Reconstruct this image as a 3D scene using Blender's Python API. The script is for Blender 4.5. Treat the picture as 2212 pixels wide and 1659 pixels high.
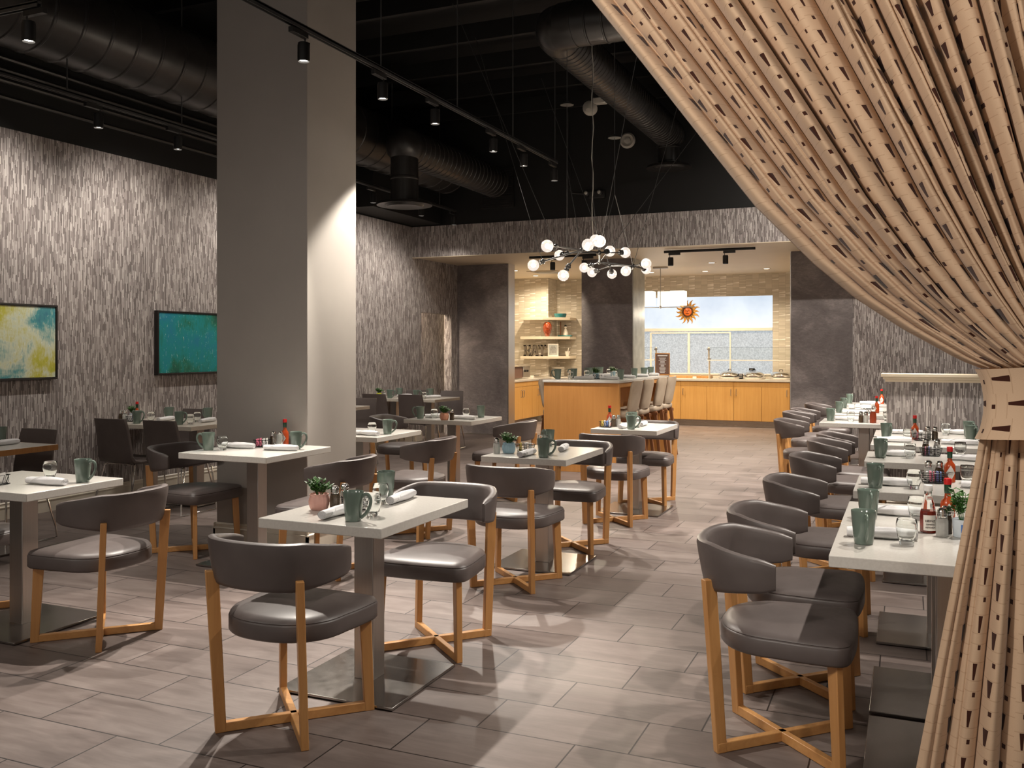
import bpy, bmesh, math, random
from mathutils import Vector, Matrix
random.seed(7)
for o in list(bpy.data.objects): bpy.data.objects.remove(o)
SC = bpy.context.scene
COL = SC.collection
R = math.radians
PI = math.pi

# ---------------------------------------------------------------- camera
cd = bpy.data.cameras.new('camera'); cam = bpy.data.objects.new('camera', cd); COL.objects.link(cam)
cam.location = (0, 0, 1.504); cam.rotation_euler = (R(90), 0, R(23.186))
cd.sensor_width = 36; cd.sensor_fit = 'HORIZONTAL'; cd.lens = 1990.5/2212*36; cd.shift_y = -77.3/2212
cd.clip_start = 0.05; cd.clip_end = 80
SC.camera = cam
# ---------------------------------------------------------------- world, exposure
W = bpy.data.worlds.new('world'); SC.world = W; W.use_nodes = True
W.node_tree.nodes['Background'].inputs[0].default_value = (1.0, .90, .80, 1)
W.node_tree.nodes['Background'].inputs[1].default_value = 0.26
SC.view_settings.view_transform = 'Standard'; SC.view_settings.look = 'None'
SC.view_settings.gamma = 1; SC.view_settings.exposure = 0.12; SC.view_settings.use_curve_mapping = False
WARM = (1.0, .82, .62); NEUT = (1.0, .92, .82)
def spot(loc, target, power, ang=70, blend=.6, color=NEUT, size=.04, name='spot_light'):
    l = bpy.data.lights.new(name, 'SPOT'); l.energy = power; l.spot_size = R(ang); l.spot_blend = blend
    l.color = color; l.shadow_soft_size = size
    o = bpy.data.objects.new(name, l); COL.objects.link(o); o.location = loc
    o.rotation_euler = (Vector(target)-Vector(loc)).to_track_quat('-Z', 'Y').to_euler()
    return o
# downlights of the lobby behind the camera, light the curtain and the foreground
for (x, y, tx, ty, tz, p) in ((-1.9, .6, .3, 3.0, 2.0, 230), (1.3, .2, .6, 3.0, 1.9, 85), (-2.4, .2, -1.7, 3.3, .3, 80), (-5.2, .4, -3.9, 4.2, .4, 85)):
    spot((x, y, 3.3), (tx, ty, tz), p, 85, .9, NEUT, .16, 'lobby_downlight')

# ---------------------------------------------------------------- node helpers
class NT:
    def __init__(s, name):
        s.m = bpy.data.materials.new(name); s.m.use_nodes = True; s.t = s.m.node_tree
        s.b = s.t.nodes['Principled BSDF']; s.out = s.t.nodes['Material Output']
    def n(s, typ, **k):
        n = s.t.nodes.new(typ)
        for a, b in k.items(): setattr(n, a, b)
        return n
    def l(s, a, b): s.t.links.new(a, b)
    def v(s, sock, val):
        if hasattr(val, 'is_output'): s.l(val, sock)
        else: sock.default_value = val
    def ma(s, op, a, b=None, c=None):
        n = s.n('ShaderNodeMath', operation=op); s.v(n.inputs[0], a)
        if b is not None: s.v(n.inputs[1], b)
        if c is not None: s.v(n.inputs[2], c)
        return n.outputs[0]
    def coord(s, kind='Object'):
        return s.n('ShaderNodeTexCoord').outputs[kind]
    def sep(s, vec):
        n = s.n('ShaderNodeSeparateXYZ'); s.l(vec, n.inputs[0]); return n.outputs
    def comb(s, x, y, z=0.0):
        n = s.n('ShaderNodeCombineXYZ'); s.v(n.inputs[0], x); s.v(n.inputs[1], y); s.v(n.inputs[2], z); return n.outputs[0]
    def white(s, vec):
        n = s.n('ShaderNodeTexWhiteNoise', noise_dimensions='3D'); s.l(vec, n.inputs[0]); return n.outputs[0]
    def noise(s, vec=None, scale=5, detail=4, rough=.5, dist=0):
        n = s.n('ShaderNodeTexNoise')
        if vec is not None: s.l(vec, n.inputs['Vector'])
        n.inputs['Scale'].default_value = scale; n.inputs['Detail'].default_value = detail
        n.inputs['Roughness'].default_value = rough; n.inputs['Distortion'].default_value = dist
        return n.outputs[0]
    def mapv(s, vec, sc=(1, 1, 1), loc=(0, 0, 0)):
        n = s.n('ShaderNodeMapping'); s.l(vec, n.inputs[0]); n.inputs['Scale'].default_value = sc; n.inputs['Location'].default_value = loc
        return n.outputs[0]
    def ramp(s, fac, stops, interp='LINEAR'):
        n = s.n('ShaderNodeValToRGB'); s.l(fac, n.inputs[0]); cr = n.color_ramp; cr.interpolation = interp
        while len(cr.elements) < len(stops): cr.elements.new(.5)
        for e, (p, c) in zip(cr.elements, stops): e.position = p; e.color = tuple(c)+(1,)
        return n.outputs[0]
    def mix(s, f, a, b, mode='MIX'):
        n = s.n('ShaderNodeMix', data_type='RGBA', blend_type=mode); s.v(n.inputs[0], f)
        s.v(n.inputs[6], a if hasattr(a, 'is_output') else tuple(a)+(1,)); s.v(n.inputs[7], b if hasattr(b, 'is_output') else tuple(b)+(1,))
        return n.outputs[2]
    def bump(s, h, strength=.3, dist=.01):
        n = s.n('ShaderNodeBump'); s.l(h, n.inputs['Height']); n.inputs['Strength'].default_value = strength; n.inputs['Distance'].default_value = dist
        s.l(n.outputs[0], s.b.inputs['Normal'])
    def set(s, **k):
        for a, b in k.items(): s.v(s.b.inputs[a.replace('_', ' ')], b if not isinstance(b, tuple) else tuple(b)+(1,))
        return s

def plain(name, col, rough=.5, metal=0.0, var=.08, scale=14, bump=0.0, spec=.5, coat=0.0):
    t = NT(name); f = t.noise(t.coord(), scale, 5, .6)
    a = tuple(c*(1-var) for c in col); b = tuple(min(1, c*(1+var)) for c in col)
    t.l(t.ramp(f, [(.3, a), (.7, b)]), t.b.inputs['Base Color'])
    t.set(Roughness=rough, Metallic=metal); t.b.inputs['Specular IOR Level'].default_value = spec
    t.b.inputs['Coat Weight'].default_value = coat
    if bump: t.bump(t.noise(t.coord(), 220, 3, .6), bump, .002)
    return t.m

def mat_wallpaper():
    t = NT('striped_wallpaper'); x, y, z = t.sep(t.coord())
    u = t.ma('ADD', x, y)
    u = t.ma('ADD', u, t.ma('MULTIPLY', t.noise(t.comb(u, 0, t.ma('MULTIPLY', z, .6)), 9, 2), .012))
    ci = t.ma('FLOOR', t.ma('DIVIDE', u, .0082)); cf = t.ma('FRACT', t.ma('DIVIDE', u, .0082))
    r1 = t.white(t.comb(ci, 3.1, 0)); ln = t.ma('ADD', t.ma('MULTIPLY', r1, .09), .055)
    zz = t.ma('ADD', t.ma('DIVIDE', z, ln), t.ma('MULTIPLY', r1, 37))
    si = t.ma('FLOOR', zz); r2 = t.white(t.comb(ci, si, 7))
    c = t.ramp(r2, [(0, (.105, .09, .088)), (.3, (.185, .16, .156)), (.5, (.28, .25, .24)), (.75, (.44, .40, .38)), (1, (.64, .60, .57))])
    gap = t.ma('LESS_THAN', cf, .2)
    c = t.mix(t.ma('MULTIPLY', gap, .6), c, (.10, .075, .07))
    big = t.noise(t.coord(), 1.6, 3); c = t.mix(t.ma('MULTIPLY', big, .3), c, (.33, .27, .245))
    t.l(c, t.b.inputs['Base Color']); t.set(Roughness=.75); t.bump(t.ma('ADD', r2, t.ma('MULTIPLY', gap, -1)), .25, .004)
    return t.m

def mat_floor():
    t = NT('grey_stone_tile'); x, y, z = t.sep(t.coord()); P = .3115; L = .623
    ry = t.ma('DIVIDE', t.ma('SUBTRACT', y, 3.93), P); ri = t.ma('FLOOR', ry); rf = t.ma('FRACT', ry)
    rx = t.ma('DIVIDE', t.ma('SUBTRACT', x, t.ma('ADD', t.ma('MULTIPLY', ri, L/3), -1.156)), L)
    xi = t.ma('FLOOR', rx); xf = t.ma('FRACT', rx)
    ex = t.ma('MULTIPLY', t.ma('MINIMUM', xf, t.ma('SUBTRACT', 1, xf)), L); ey = t.ma('MULTIPLY', t.ma('MINIMUM', rf, t.ma('SUBTRACT', 1, rf)), P)
    g = t.ma('LESS_THAN', t.ma('MINIMUM', ex, ey), .0032)
    rn = t.white(t.comb(xi, ri, 1)); off = t.comb(t.ma('ADD', x, t.ma('MULTIPLY', rn, 31)), t.ma('ADD', y, t.ma('MULTIPLY', rn, 17)), 0)
    s1 = t.noise(t.mapv(off, (1.3, 5, 1)), 2.2, 6, .62, .6); s2 = t.noise(off, 1.6, 4, .6)
    s3 = t.noise(t.mapv(off, (2, 26, 1)), 3, 3, .6)
    f = t.ma('ADD', t.ma('MULTIPLY', s1, .55), t.ma('ADD', t.ma('MULTIPLY', s2, .3), t.ma('MULTIPLY', s3, .15)))
    f = t.ma('ADD', f, t.ma('MULTIPLY', t.ma('SUBTRACT', rn, .5), .10))
    c = t.ramp(f, [(.32, (.092, .067, .059)), (.5, (.150, .116, .104)), (.68, (.214, .174, .158))])
    c = t.mix(g, c, (.012, .007, .006)); t.l(c, t.b.inputs['Base Color'])
    t.l(t.ma('ADD', t.ma('MULTIPLY', s1, .25), .36), t.b.inputs['Roughness'])
    t.bump(t.ma('SUBTRACT', t.ma('MULTIPLY', s3, .25), g), .2, .003)
    return t.m

def mat_slate():
    t = NT('dark_textured_stone'); v = t.coord(); x, y, z = t.sep(v)
    a = t.noise(v, 1.3, 5, .6, 1.2); b = t.noise(t.mapv(v, (1, 1, 2.5)), 16, 6, .75, .8)
    f = t.ma('ADD', t.ma('MULTIPLY', a, .6), t.ma('MULTIPLY', b, .4))
    c = t.ramp(f, [(.3, (.085, .07, .07)), (.5, (.165, .142, .14)), (.7, (.33, .29, .28))])
    t.l(c, t.b.inputs['Base Color']); t.set(Roughness=.62); t.bump(b, .6, .012)
    return t.m

def mat_mosaic():
    t = NT('beige_mosaic_tile'); x, y, z = t.sep(t.coord()); u = t.ma('ADD', x, y)
    ur = t.ma('DIVIDE', u, .125); ui = t.ma('FLOOR', ur); uf = t.ma('FRACT', ur)
    off = t.ma('MULTIPLY', t.white(t.comb(ui, 0, 2)), 1)
    zr = t.ma('ADD', t.ma('DIVIDE', z, .026), off); zi = t.ma('FLOOR', zr); zf = t.ma('FRACT', zr)
    rn = t.white(t.comb(ui, zi, 5)); r2 = t.white(t.comb(zi, ui, 9))
    g = t.ma('MAXIMUM', t.ma('LESS_THAN', zf, .1), t.ma('LESS_THAN', uf, .02))
    sp = t.ma('GREATER_THAN', rn, .88)
    # wedge-shaped pearly pieces
    w = t.ma('ADD', t.ma('MULTIPLY', uf, .55), .4); wedge = t.ma('LESS_THAN', zf, w)
    pearl = t.ma('MULTIPLY', sp, wedge)
    c = t.mix(r2, (.50, .44, .34), (.64, .57, .46)); c = t.mix(pearl, c, (.92, .86, .78)); c = t.mix(g, c, (.36, .30, .23))
    t.l(c, t.b.inputs['Base Color']); t.l(t.ma('SUBTRACT', .38, t.ma('MULTIPLY', pearl, .2)), t.b.inputs['Roughness'])
    t.bump(t.ma('SUBTRACT', t.ma('MULTIPLY', pearl, .6), g), .3, .003)
    return t.m

def mat_wood(name, a, b, scale=1.0, rough=.38, axis='z', spec=.5):
    t = NT(name); v = t.coord()
    sc = {'z': (22, 22, 1.2), 'x': (1.2, 22, 22), 'y': (22, 1.2, 22)}[axis]
    f = t.noise(t.mapv(v, sc), scale, 6, .65, .6); g = t.noise(v, 2.5, 3)
    f = t.ma('ADD', t.ma('MULTIPLY', f, .75), t.ma('MULTIPLY', g, .25))
    t.l(t.ramp(f, [(.3, a), (.7, b)]), t.b.inputs['Base Color']); t.set(Roughness=rough); t.b.inputs['Specular IOR Level'].default_value = spec
    t.bump(f, .06, .002); return t.m

def mat_quartz(name='white_quartz', a=(.58, .555, .515), b=(.62, .595, .555)):
    t = NT(name); v = t.coord(); f = t.noise(v, 90, 2, .5); g = t.noise(v, 3, 6, .6, 1.5)
    c = t.ramp(f, [(.35, a), (.65, b)])
    vein = t.ma('LESS_THAN', t.ma('ABSOLUTE', t.ma('SUBTRACT', g, .5)), .006); c = t.mix(t.ma('MULTIPLY', vein, .12), c, (.45, .40, .36))
    t.l(c, t.b.inputs['Base Color']); t.set(Roughness=.16); return t.m

def mat_steel(name, col=(.42, .40, .38), rough=.28, axis='z'):
    t = NT(name); sc = {'z': (60, 60, .6), 'x': (.6, 60, 60), 'n': (8, 8, 8)}[axis]
    f = t.noise(t.mapv(t.coord(), sc), 3, 3, .6); a = tuple(c*.94 for c in col); b = tuple(min(1, c*1.05) for c in col)
    t.l(t.ramp(f, [(.3, a), (.7, b)]), t.b.inputs['Base Color']); t.set(Metallic=1.0); t.l(t.ma('ADD', t.ma('MULTIPLY', f, .1), rough-.05), t.b.inputs['Roughness'])
    return t.m

def mat_glass(name, col=(.97, .99, .98), rough=0.0, ior=1.45):
    t = NT(name); t.l(t.ramp(t.noise(t.coord(), 3, 2), [(.3, tuple(c*.98 for c in col)), (.7, col)]), t.b.inputs['Base Color'])
    t.set(Roughness=rough, IOR=ior); t.b.inputs['Transmission Weight'].default_value = 1.0
    # shadow rays pass as through thin glass: ordinary clear glass lets lamplight through
    return t.m

def mat_emit(name, col, strength, col2=None, scale=3.0):
    t = NT(name); c2 = col2 or tuple(c*.96 for c in col)
    c = t.ramp(t.noise(t.coord(), scale, 4, .6), [(.35, c2), (.65, col)])
    t.l(c, t.b.inputs['Emission Color']); t.b.inputs['Emission Strength'].default_value = strength
    t.set(Base_Color=(.12, .12, .12), Roughness=.5); return t.m

def mat_leather(name, a, b, rough=.42):
    t = NT(name); v = t.coord(); f = t.noise(v, 6, 4); t.l(t.ramp(f, [(.3, a), (.7, b)]), t.b.inputs['Base Color'])
    t.l(t.ma('ADD', t.ma('MULTIPLY', t.noise(v, 30, 3), .12), rough-.06), t.b.inputs['Roughness'])
    vo = t.n('ShaderNodeTexVoronoi'); t.l(v, vo.inputs['Vector']); vo.inputs['Scale'].default_value = 420
    t.bump(vo.outputs[0], .10, .0008); return t.m

def mat_curtain():
    t = NT('cut_out_linen'); uv = t.coord('UV'); u, v, _ = t.sep(uv)
    PU = .070; PV = .140
    ur = t.ma('DIVIDE', u, PU); ui = t.ma('FLOOR', ur); uf = t.ma('SUBTRACT', t.ma('FRACT', ur), .5)
    sh = t.ma('MULTIPLY', t.ma('FRACT', t.ma('MULTIPLY', ui, .5)), .55)     # alternate columns shifted
    vr = t.ma('ADD', t.ma('DIVIDE', v, PV), sh); vi = t.ma('FLOOR', vr); vf = t.ma('FRACT', vr)
    # long tapering slot
    inl = t.ma('MULTIPLY', t.ma('GREATER_THAN', vf, .08), t.ma('LESS_THAN', vf, .43))
    wid = t.ma('ADD', .055, t.ma('MULTIPLY', t.ma('SUBTRACT', vf, .08), .22))
    lon = t.ma('MULTIPLY', inl, t.ma('LESS_THAN', t.ma('ABSOLUTE', t.ma('ADD', uf, .1)), wid))
    ins = t.ma('MULTIPLY', t.ma('GREATER_THAN', vf, .72), t.ma('LESS_THAN', vf, .82))
    sm = t.ma('MULTIPLY', ins, t.ma('LESS_THAN', t.ma('ABSOLUTE', t.ma('SUBTRACT', uf, .02)), .085))
    slot = t.ma('MAXIMUM', lon, sm)
    hem = t.ma('LESS_THAN', u, .075); slot2 = t.ma('MULTIPLY', slot, t.ma('SUBTRACT', 1, hem))
    # thin thread lines at the ends of every cut
    l1 = t.ma('LESS_THAN', t.ma('ABSOLUTE', t.ma('SUBTRACT', vf, .06)), .008); l2 = t.ma('LESS_THAN', t.ma('ABSOLUTE', t.ma('SUBTRACT', vf, .45)), .008)
    l3 = t.ma('LESS_THAN', t.ma('ABSOLUTE', t.ma('SUBTRACT', vf, .84)), .008)
    line = t.ma('MAXIMUM', t.ma('MAXIMUM', l1, l2), l3)
    edge = t.ma('MULTIPLY', slot, hem)
    w = t.noise(t.mapv(uv, (500, 60, 1)), 3, 3, .6); big = t.noise(t.coord(), 4, 3)
    c = t.ramp(t.ma('ADD', t.ma('MULTIPLY', w, .4), t.ma('MULTIPLY', big, .6)), [(.3, (.52, .355, .235)), (.7, (.64, .455, .31))])
    c = t.mix(t.ma('MULTIPLY', line, .38), c, (.30, .17, .09)); c = t.mix(t.ma('MULTIPLY', edge, .2), c, (.35, .22, .13))
    c = t.mix(slot2, c, (.045, .012, .006))
    t.l(c, t.b.inputs['Base Color']); t.set(Roughness=.85); t.b.inputs['Specular IOR Level'].default_value = .15
    t.b.inputs['Sheen Weight'].default_value = .15
    t.bump(t.ma('SUBTRACT', t.ma('MULTIPLY', w, .15), t.ma('MAXIMUM', slot2, t.ma('MULTIPLY', line, .4))), .35, .003)
    return t.m

def mat_art(name, stops, seed):
    t = NT(name); v = t.mapv(t.coord(), (1, 1, 1), (seed, seed*2, 0))
    a = t.noise(v, 1.7, 5, .6, .5); b = t.noise(t.mapv(v, (1, 9, 2.2)), 5, 5, .7, 1.0)
    c = t.ramp(t.ma('ADD', t.ma('MULTIPLY', a, .8), t.ma('MULTIPLY', b, .2)), stops)
    dab = t.ma('GREATER_THAN', t.noise(t.mapv(v, (1, 22, 6)), 3, 3, .6, .8), .66)
    c = t.mix(t.ma('MULTIPLY', dab, .55), c, (.78, .85, .82)); t.l(c, t.b.inputs['Base Color']); t.set(Roughness=.35); return t.m

M = {}
M['wallpaper'] = mat_wallpaper(); M['floor'] = mat_floor(); M['slate'] = mat_slate(); M['mosaic'] = mat_mosaic()
M['black'] = plain('black_painted_deck', (.0035, .003, .0028), .7, 0, .3, 3)
M['duct'] = plain('black_painted_duct', (.018, .016, .015), .33, 0, .25, 9, .15)
M['fix'] = plain('black_fixture', (.011, .010, .010), .5); M['rod'] = plain('grey_rod', (.10, .10, .10), .4, .6)
M['pillar'] = plain('grey_pillar_paint', (.40, .37, .34), .42, 0, .04, 2)
M['trim'] = plain('cream_trim_paint', (.72, .66, .56), .4, 0, .03)
M['ceilp'] = plain('cream_ceiling_paint', (.66, .56, .42), .55, 0, .03, 2)
M['leather'] = mat_leather('taupe_leather', (.092, .074, .070), (.118, .097, .092), .42)
M['shellleather'] = mat_leather('dark_brown_leather', (.098, .078, .073), (.122, .099, .093), .45)
M['stoolleather'] = mat_leather('beige_leather', (.37, .29, .21), (.46, .37, .28), .5)
M['wood'] = mat_wood('honey_beech', (.44, .20, .065), (.63, .33, .12), 1.0, .34)
M['woodx'] = mat_wood('honey_beech_rail', (.44, .20, .065), (.63, .33, .12), 1.0, .34, 'x')
M['panel'] = mat_wood('cherry_panel', (.47, .205, .055), (.60, .285, .085), 1.0, .36)
M['cab'] = mat_wood('maple_cabinet', (.55, .28, .075), (.68, .38, .12), 1.0, .36)
M['walnut'] = mat_wood('walnut', (.13, .045, .015), (.24, .095, .035), 1.0, .4)
M['quartz'] = mat_quartz(); M['quartz2'] = mat_quartz('cream_quartz', (.58, .53, .455), (.62, .57, .50))
M['steel'] = mat_steel('brushed_steel', (.50, .47, .44), .36); M['plate'] = mat_steel('polished_base_plate', (.38, .36, .34), .24, 'n')
M['chrome'] = mat_steel('chrome', (.75, .73, .70), .14, 'n'); M['kick'] = mat_steel('steel_kick', (.40, .36, .32), .26, 'x')
M['mug'] = plain('sage_green_glaze', (.135, .18, .15), .16, 0, .08, 8, 0, .6, .3)
M['mugin'] = plain('dark_glaze', (.03, .045, .035), .2)
M['glass'] = mat_glass('clear_glass'); M['napkin'] = plain('white_napkin', (.72, .71, .72), .9, 0, .04, 30, .3)
M['salt'] = plain('salt', (.82, .80, .77), .9, 0, .05, 90); M['pepper'] = plain('pepper', (.14, .09, .05), .9, 0, .5, 200)
M['sauce'] = plain('red_pepper_sauce', (.46, .065, .014), .22, 0, .2, 12, 0, .6); M['ketchup'] = plain('tomato_ketchup', (.30, .018, .006), .18, 0, .2, 9)
M['redcap'] = plain('red_cap', (.55, .012, .012), .35); M['greenband'] = plain('dark_green_foil', (.006, .05, .022), .3)
M['label'] = plain('white_label', (.78, .74, .68), .6); M['ink'] = plain('dark_ink', (.05, .03, .03), .7); M['inkgreen'] = plain('green_ink', (.03, .10, .05), .7)
M['wire'] = plain('black_wire', (.012, .012, .012), .35, .2)
M['pink'] = plain('pink_packet', (.75, .22, .32), .6); M['blue'] = plain('blue_packet', (.18, .30, .62), .6); M['white'] = plain('white_packet', (.80, .78, .76), .7); M['yellow'] = plain('yellow_packet', (.80, .62, .15), .6)
M['potpink'] = plain('pink_glazed_pot', (.66, .36, .30), .4); M['potblue'] = plain('blue_glazed_pot', (.28, .42, .50), .4); M['potorange'] = plain('coral_pot', (.68, .33, .22), .45)
M['tin'] = plain('white_tin', (.62, .68, .74), .4); M['tinblue'] = plain('blue_print', (.05, .16, .50), .5); M['potyellow'] = plain('lime_pot', (.50, .52, .04), .5)
M['leaf'] = plain('green_leaf', (.045, .13, .022), .45, 0, .4, 40); M['soil'] = plain('soil', (.03, .02, .012), .9); M['terra'] = plain('terracotta', (.62, .25, .11), .6)
M['lamp'] = mat_emit('lit_lamp_face', (1, .93, .82), 22); M['bulb'] = mat_emit('glowing_filament', (1, .84, .66), 60)
M['bulbglass'] = mat_glass('bulb_glass', (1, .99, .97), 0.0, 1.04)
M['bulbglass'].node_tree.nodes['Principled BSDF'].inputs['Emission Color'].default_value = (1, .88, .78, 1); M['bulbglass'].node_tree.nodes['Principled BSDF'].inputs['Emission Strength'].default_value = .42
M['shade'] = mat_emit('lit_fabric_shade', (1, .90, .74), 1.25); M['can'] = mat_emit('lit_downlight', (1, .88, .68), 7)
M['frostU'] = mat_emit('lit_smooth_frosted_glass', (.80, .90, 1.0), .88, (.58, .70, .86), .9); M['frostL'] = mat_emit('lit_pebbled_frosted_glass', (.62, .68, .72), .80, (.34, .40, .45), 38)
M['curtain'] = mat_curtain()
M['frame'] = plain('black_frame', (.012, .009, .008), .35)
M['art1'] = mat_art('abstract_yellow_blue', [(.30, (.02, .13, .22)), (.42, (.06, .28, .30)), (.5, (.62, .66, .50)), (.58, (.50, .47, .05)), (.7, (.16, .30, .05))], 3.3)
M['art2'] = mat_art('abstract_teal', [(.32, (.005, .02, .025)), (.42, (.01, .16, .10)), (.5, (.005, .25, .26)), (.6, (.01, .20, .32)), (.72, (.10, .42, .38))], 8.1)
M['sun'] = plain('hammered_copper', (.62, .30, .05), .35, .45, .4, 20); M['sundark'] = plain('dark_bronze', (.07, .03, .015), .4, .7); M['sunface'] = plain('orange_enamel', (.75, .16, .02), .3)
M['amber'] = plain('amber_glass', (.30, .045, .008), .1, 0, .5, 30, 0, .8, .5); M['teal'] = plain('teal_glaze', (.03, .16, .16), .2); M['zinc'] = plain('galvanised_letters', (.16, .13, .10), .45, .5)
M['porc'] = plain('cream_porcelain', (.78, .72, .62), .2); M['brown'] = plain('brown_board', (.16, .085, .06), .6); M['pale'] = plain('lit_stone_and_picture', (.45, .46, .42), .35, 0, .25, 5)  # pale: pier side with window light in its colour, also the shelf picture
M['speaker'] = plain('off_white_plastic', (.42, .40, .36), .5)

# ---------------------------------------------------------------- mesh helpers
class MB:
    def __init__(s): s.v = []; s.f = []; s.uv = None
    def add(s, vs, fs):
        o = len(s.v); s.v += [tuple(v) for v in vs]; s.f += [tuple(i+o for i in f) for f in fs]; return s
    def box(s, x0, x1, y0, y1, z0, z1, M4=None):
        vs = [(x, y, z) for z in (z0, z1) for (x, y) in ((x0, y0), (x1, y0), (x1, y1), (x0, y1))]
        if M4 is not None: vs = [M4 @ Vector(v) for v in vs]
        return s.add(vs, [(3, 2, 1, 0), (4, 5, 6, 7), (0, 1, 5, 4), (1, 2, 6, 5), (2, 3, 7, 6), (3, 0, 4, 7)])
    def loft(s, rings, cap0=True, cap1=True, closed=True):
        n = len(rings[0]); vs = [p for r in rings for p in r]; fs = []
        for i in range(len(rings)-1):
            for j in range(n if closed else n-1):
                k = (j+1) % n; fs.append((i*n+j, i*n+k, (i+1)*n+k, (i+1)*n+j))
        if cap0: fs.append(tuple(range(n-1, -1, -1)))
        if cap1: fs.append(tuple((len(rings)-1)*n+j for j in range(n)))
        return s.add(vs, fs)
    def lathe(s, prof, n=20, c=(0, 0, 0), ax=None, cap0=True, cap1=True, M4=None):
        rings = []
        for (r, z) in prof:
            ring = []
            for j in range(n):
                a = 2*PI*j/n; p = Vector((r*math.cos(a), r*math.sin(a), z))
                if M4 is not None: p = M4 @ p
                ring.append(tuple(p+Vector(c)))
            rings.append(ring)
        return s.loft(rings, cap0, cap1)
    def cyl(s, p0, p1, r, n=10, r1=None):
        p0 = Vector(p0); p1 = Vector(p1); d = p1-p0; q = d.to_track_quat('Z', 'Y').to_matrix().to_4x4(); r1 = r if r1 is None else r1
        return s.lathe([(r, 0), (r1, d.length)], n, tuple(p0), M4=q)
    def tube(s, pts, r, n=8, closed=False, rs=None, sy=1.0):
        pts = [Vector(p) for p in pts]; rings = []; N = len(pts); prev = None
        for i, p in enumerate(pts):
            if closed: d = pts[(i+1) % N]-pts[i-1]
            else: d = pts[min(i+1, N-1)]-pts[max(i-1, 0)]
            d.normalize()
            if prev is None:
                up = Vector((0, 0, 1)) if abs(d.z) < .9 else Vector((1, 0, 0)); a = d.cross(up).normalized()
            else:
                a = (prev-d*prev.dot(d)).normalized()
            prev = a; b = d.cross(a); rr = rs[i] if rs else r
            rings.append([tuple(p+a*math.cos(2*PI*j/n)*rr+b*math.sin(2*PI*j/n)*rr*sy) for j in range(n)])
        if closed: rings.append(rings[0]); return s.loft(rings, False, False)
        return s.loft(rings)
    def sphere(s, c, r, n=16, sx=1, sy=1, sz=1):
        prof = [(max(1e-4, r*math.sin(PI*i/(n//2+2))), -r*math.cos(PI*i/(n//2+2))) for i in range(n//2+3)]
        return s.lathe(prof, n, c, M4=Matrix.Diagonal((sx, sy, sz, 1)))
    def hprism(s, p0, p1, d, w0, w1, t):
        d = Vector((d[0], d[1], 0)).normalized(); e = Vector((-d.y, d.x, 0)); r = []
        for p, w in ((Vector(p0), w0), (Vector(p1), w1)):
            r.append([tuple(p+d*w/2+e*t/2), tuple(p-d*w/2+e*t/2), tuple(p-d*w/2-e*t/2), tuple(p+d*w/2-e*t/2)])
        return s.loft(r)
    def build(s, name, mat, parent=None, smooth=35, bevel=0.0, seg=2, loc=None):
        me = bpy.data.meshes.new(name); me.from_pydata(s.v, [], s.f)
        bm = bmesh.new(); bm.from_mesh(me); bmesh.ops.recalc_face_normals(bm, faces=bm.faces)
        bm.to_mesh(me); bm.free()
        if s.uv is not None:
            ul = me.uv_layers.new(name='UVMap')
            for lp in me.loops: ul.data[lp.index].uv = s.uv[lp.vertex_index]
        mats = mat if isinstance(mat, (list, tuple)) else [mat]
        for m in mats: me.materials.append(m)
        if smooth:
            me.shade_smooth(); me.set_sharp_from_angle(angle=R(smooth))
        o = bpy.data.objects.new(name, me); COL.objects.link(o)
        if parent is not None: o.parent = parent
        if loc is not None: o.location = loc
        if bevel:
            b = o.modifiers.new('bevel', 'BEVEL'); b.width = bevel; b.segments = seg; b.limit_method = 'ANGLE'; b.angle_limit = R(40); b.harden_normals = False
        return o

def tag(o, label=None, cat=None, group=None, kind=None):
    if label: o['label'] = label
    if cat: o['category'] = cat
    if group: o['group'] = group
    if kind: o['kind'] = kind
    return o
def empty(name, loc=(0, 0, 0), rz=0):
    o = bpy.data.objects.new(name, None); COL.objects.link(o); o.location = loc; o.rotation_euler = (0, 0, rz); o.empty_display_size = .05
    return o
def structure(name, mb, mat, **k):
    o = mb.build(name, mat, **k); o['kind'] = 'structure'; return o
KIDS = {}
def children(o): return [c for c in bpy.data.objects if c.parent == o]
def proto(root):          # remember the tree of a finished thing
    KIDS[root.name] = [(c, [d for d in children(c)]) for c in children(root)]; root['fresh'] = 1; return root
def place(root, loc, rz, label, cat, group=None, scale=None):
    """first use moves the thing itself, later uses copy it with its parts"""
    if root.get('fresh'):
        del root['fresh']; r = root
    else:
        r = root.copy(); COL.objects.link(r)
        for c, ds in KIDS[root.name]:
            k = c.copy(); COL.objects.link(k); k.parent = r
            for d in ds:
                e = d.copy(); COL.objects.link(e); e.parent = k
    r.location = loc; r.rotation_euler = (0, 0, rz)
    if scale: r.scale = scale
    for q in ('group',):
        if q in r: del r[q]
    tag(r, label, cat, group); return r
def text_mesh(name, txt, size, mat, parent, loc, rot, depth=.0006):
    c = bpy.data.curves.new(name, 'FONT'); c.body = txt; c.size = size; c.extrude = depth; c.align_x = 'CENTER'; c.align_y = 'CENTER'
    o = bpy.data.objects.new(name, c); COL.objects.link(o)
    dg = bpy.context.evaluated_depsgraph_get(); me = bpy.data.meshes.new_from_object(o.evaluated_get(dg)); bpy.data.objects.remove(o)
    me.materials.clear(); me.materials.append(mat)
    n = bpy.data.objects.new(name, me); COL.objects.link(n); n.parent = parent; n.location = loc; n.rotation_euler = rot
    return n
def quad(*p): m = MB(); m.add(p, [tuple(range(len(p)))]); return m

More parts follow.
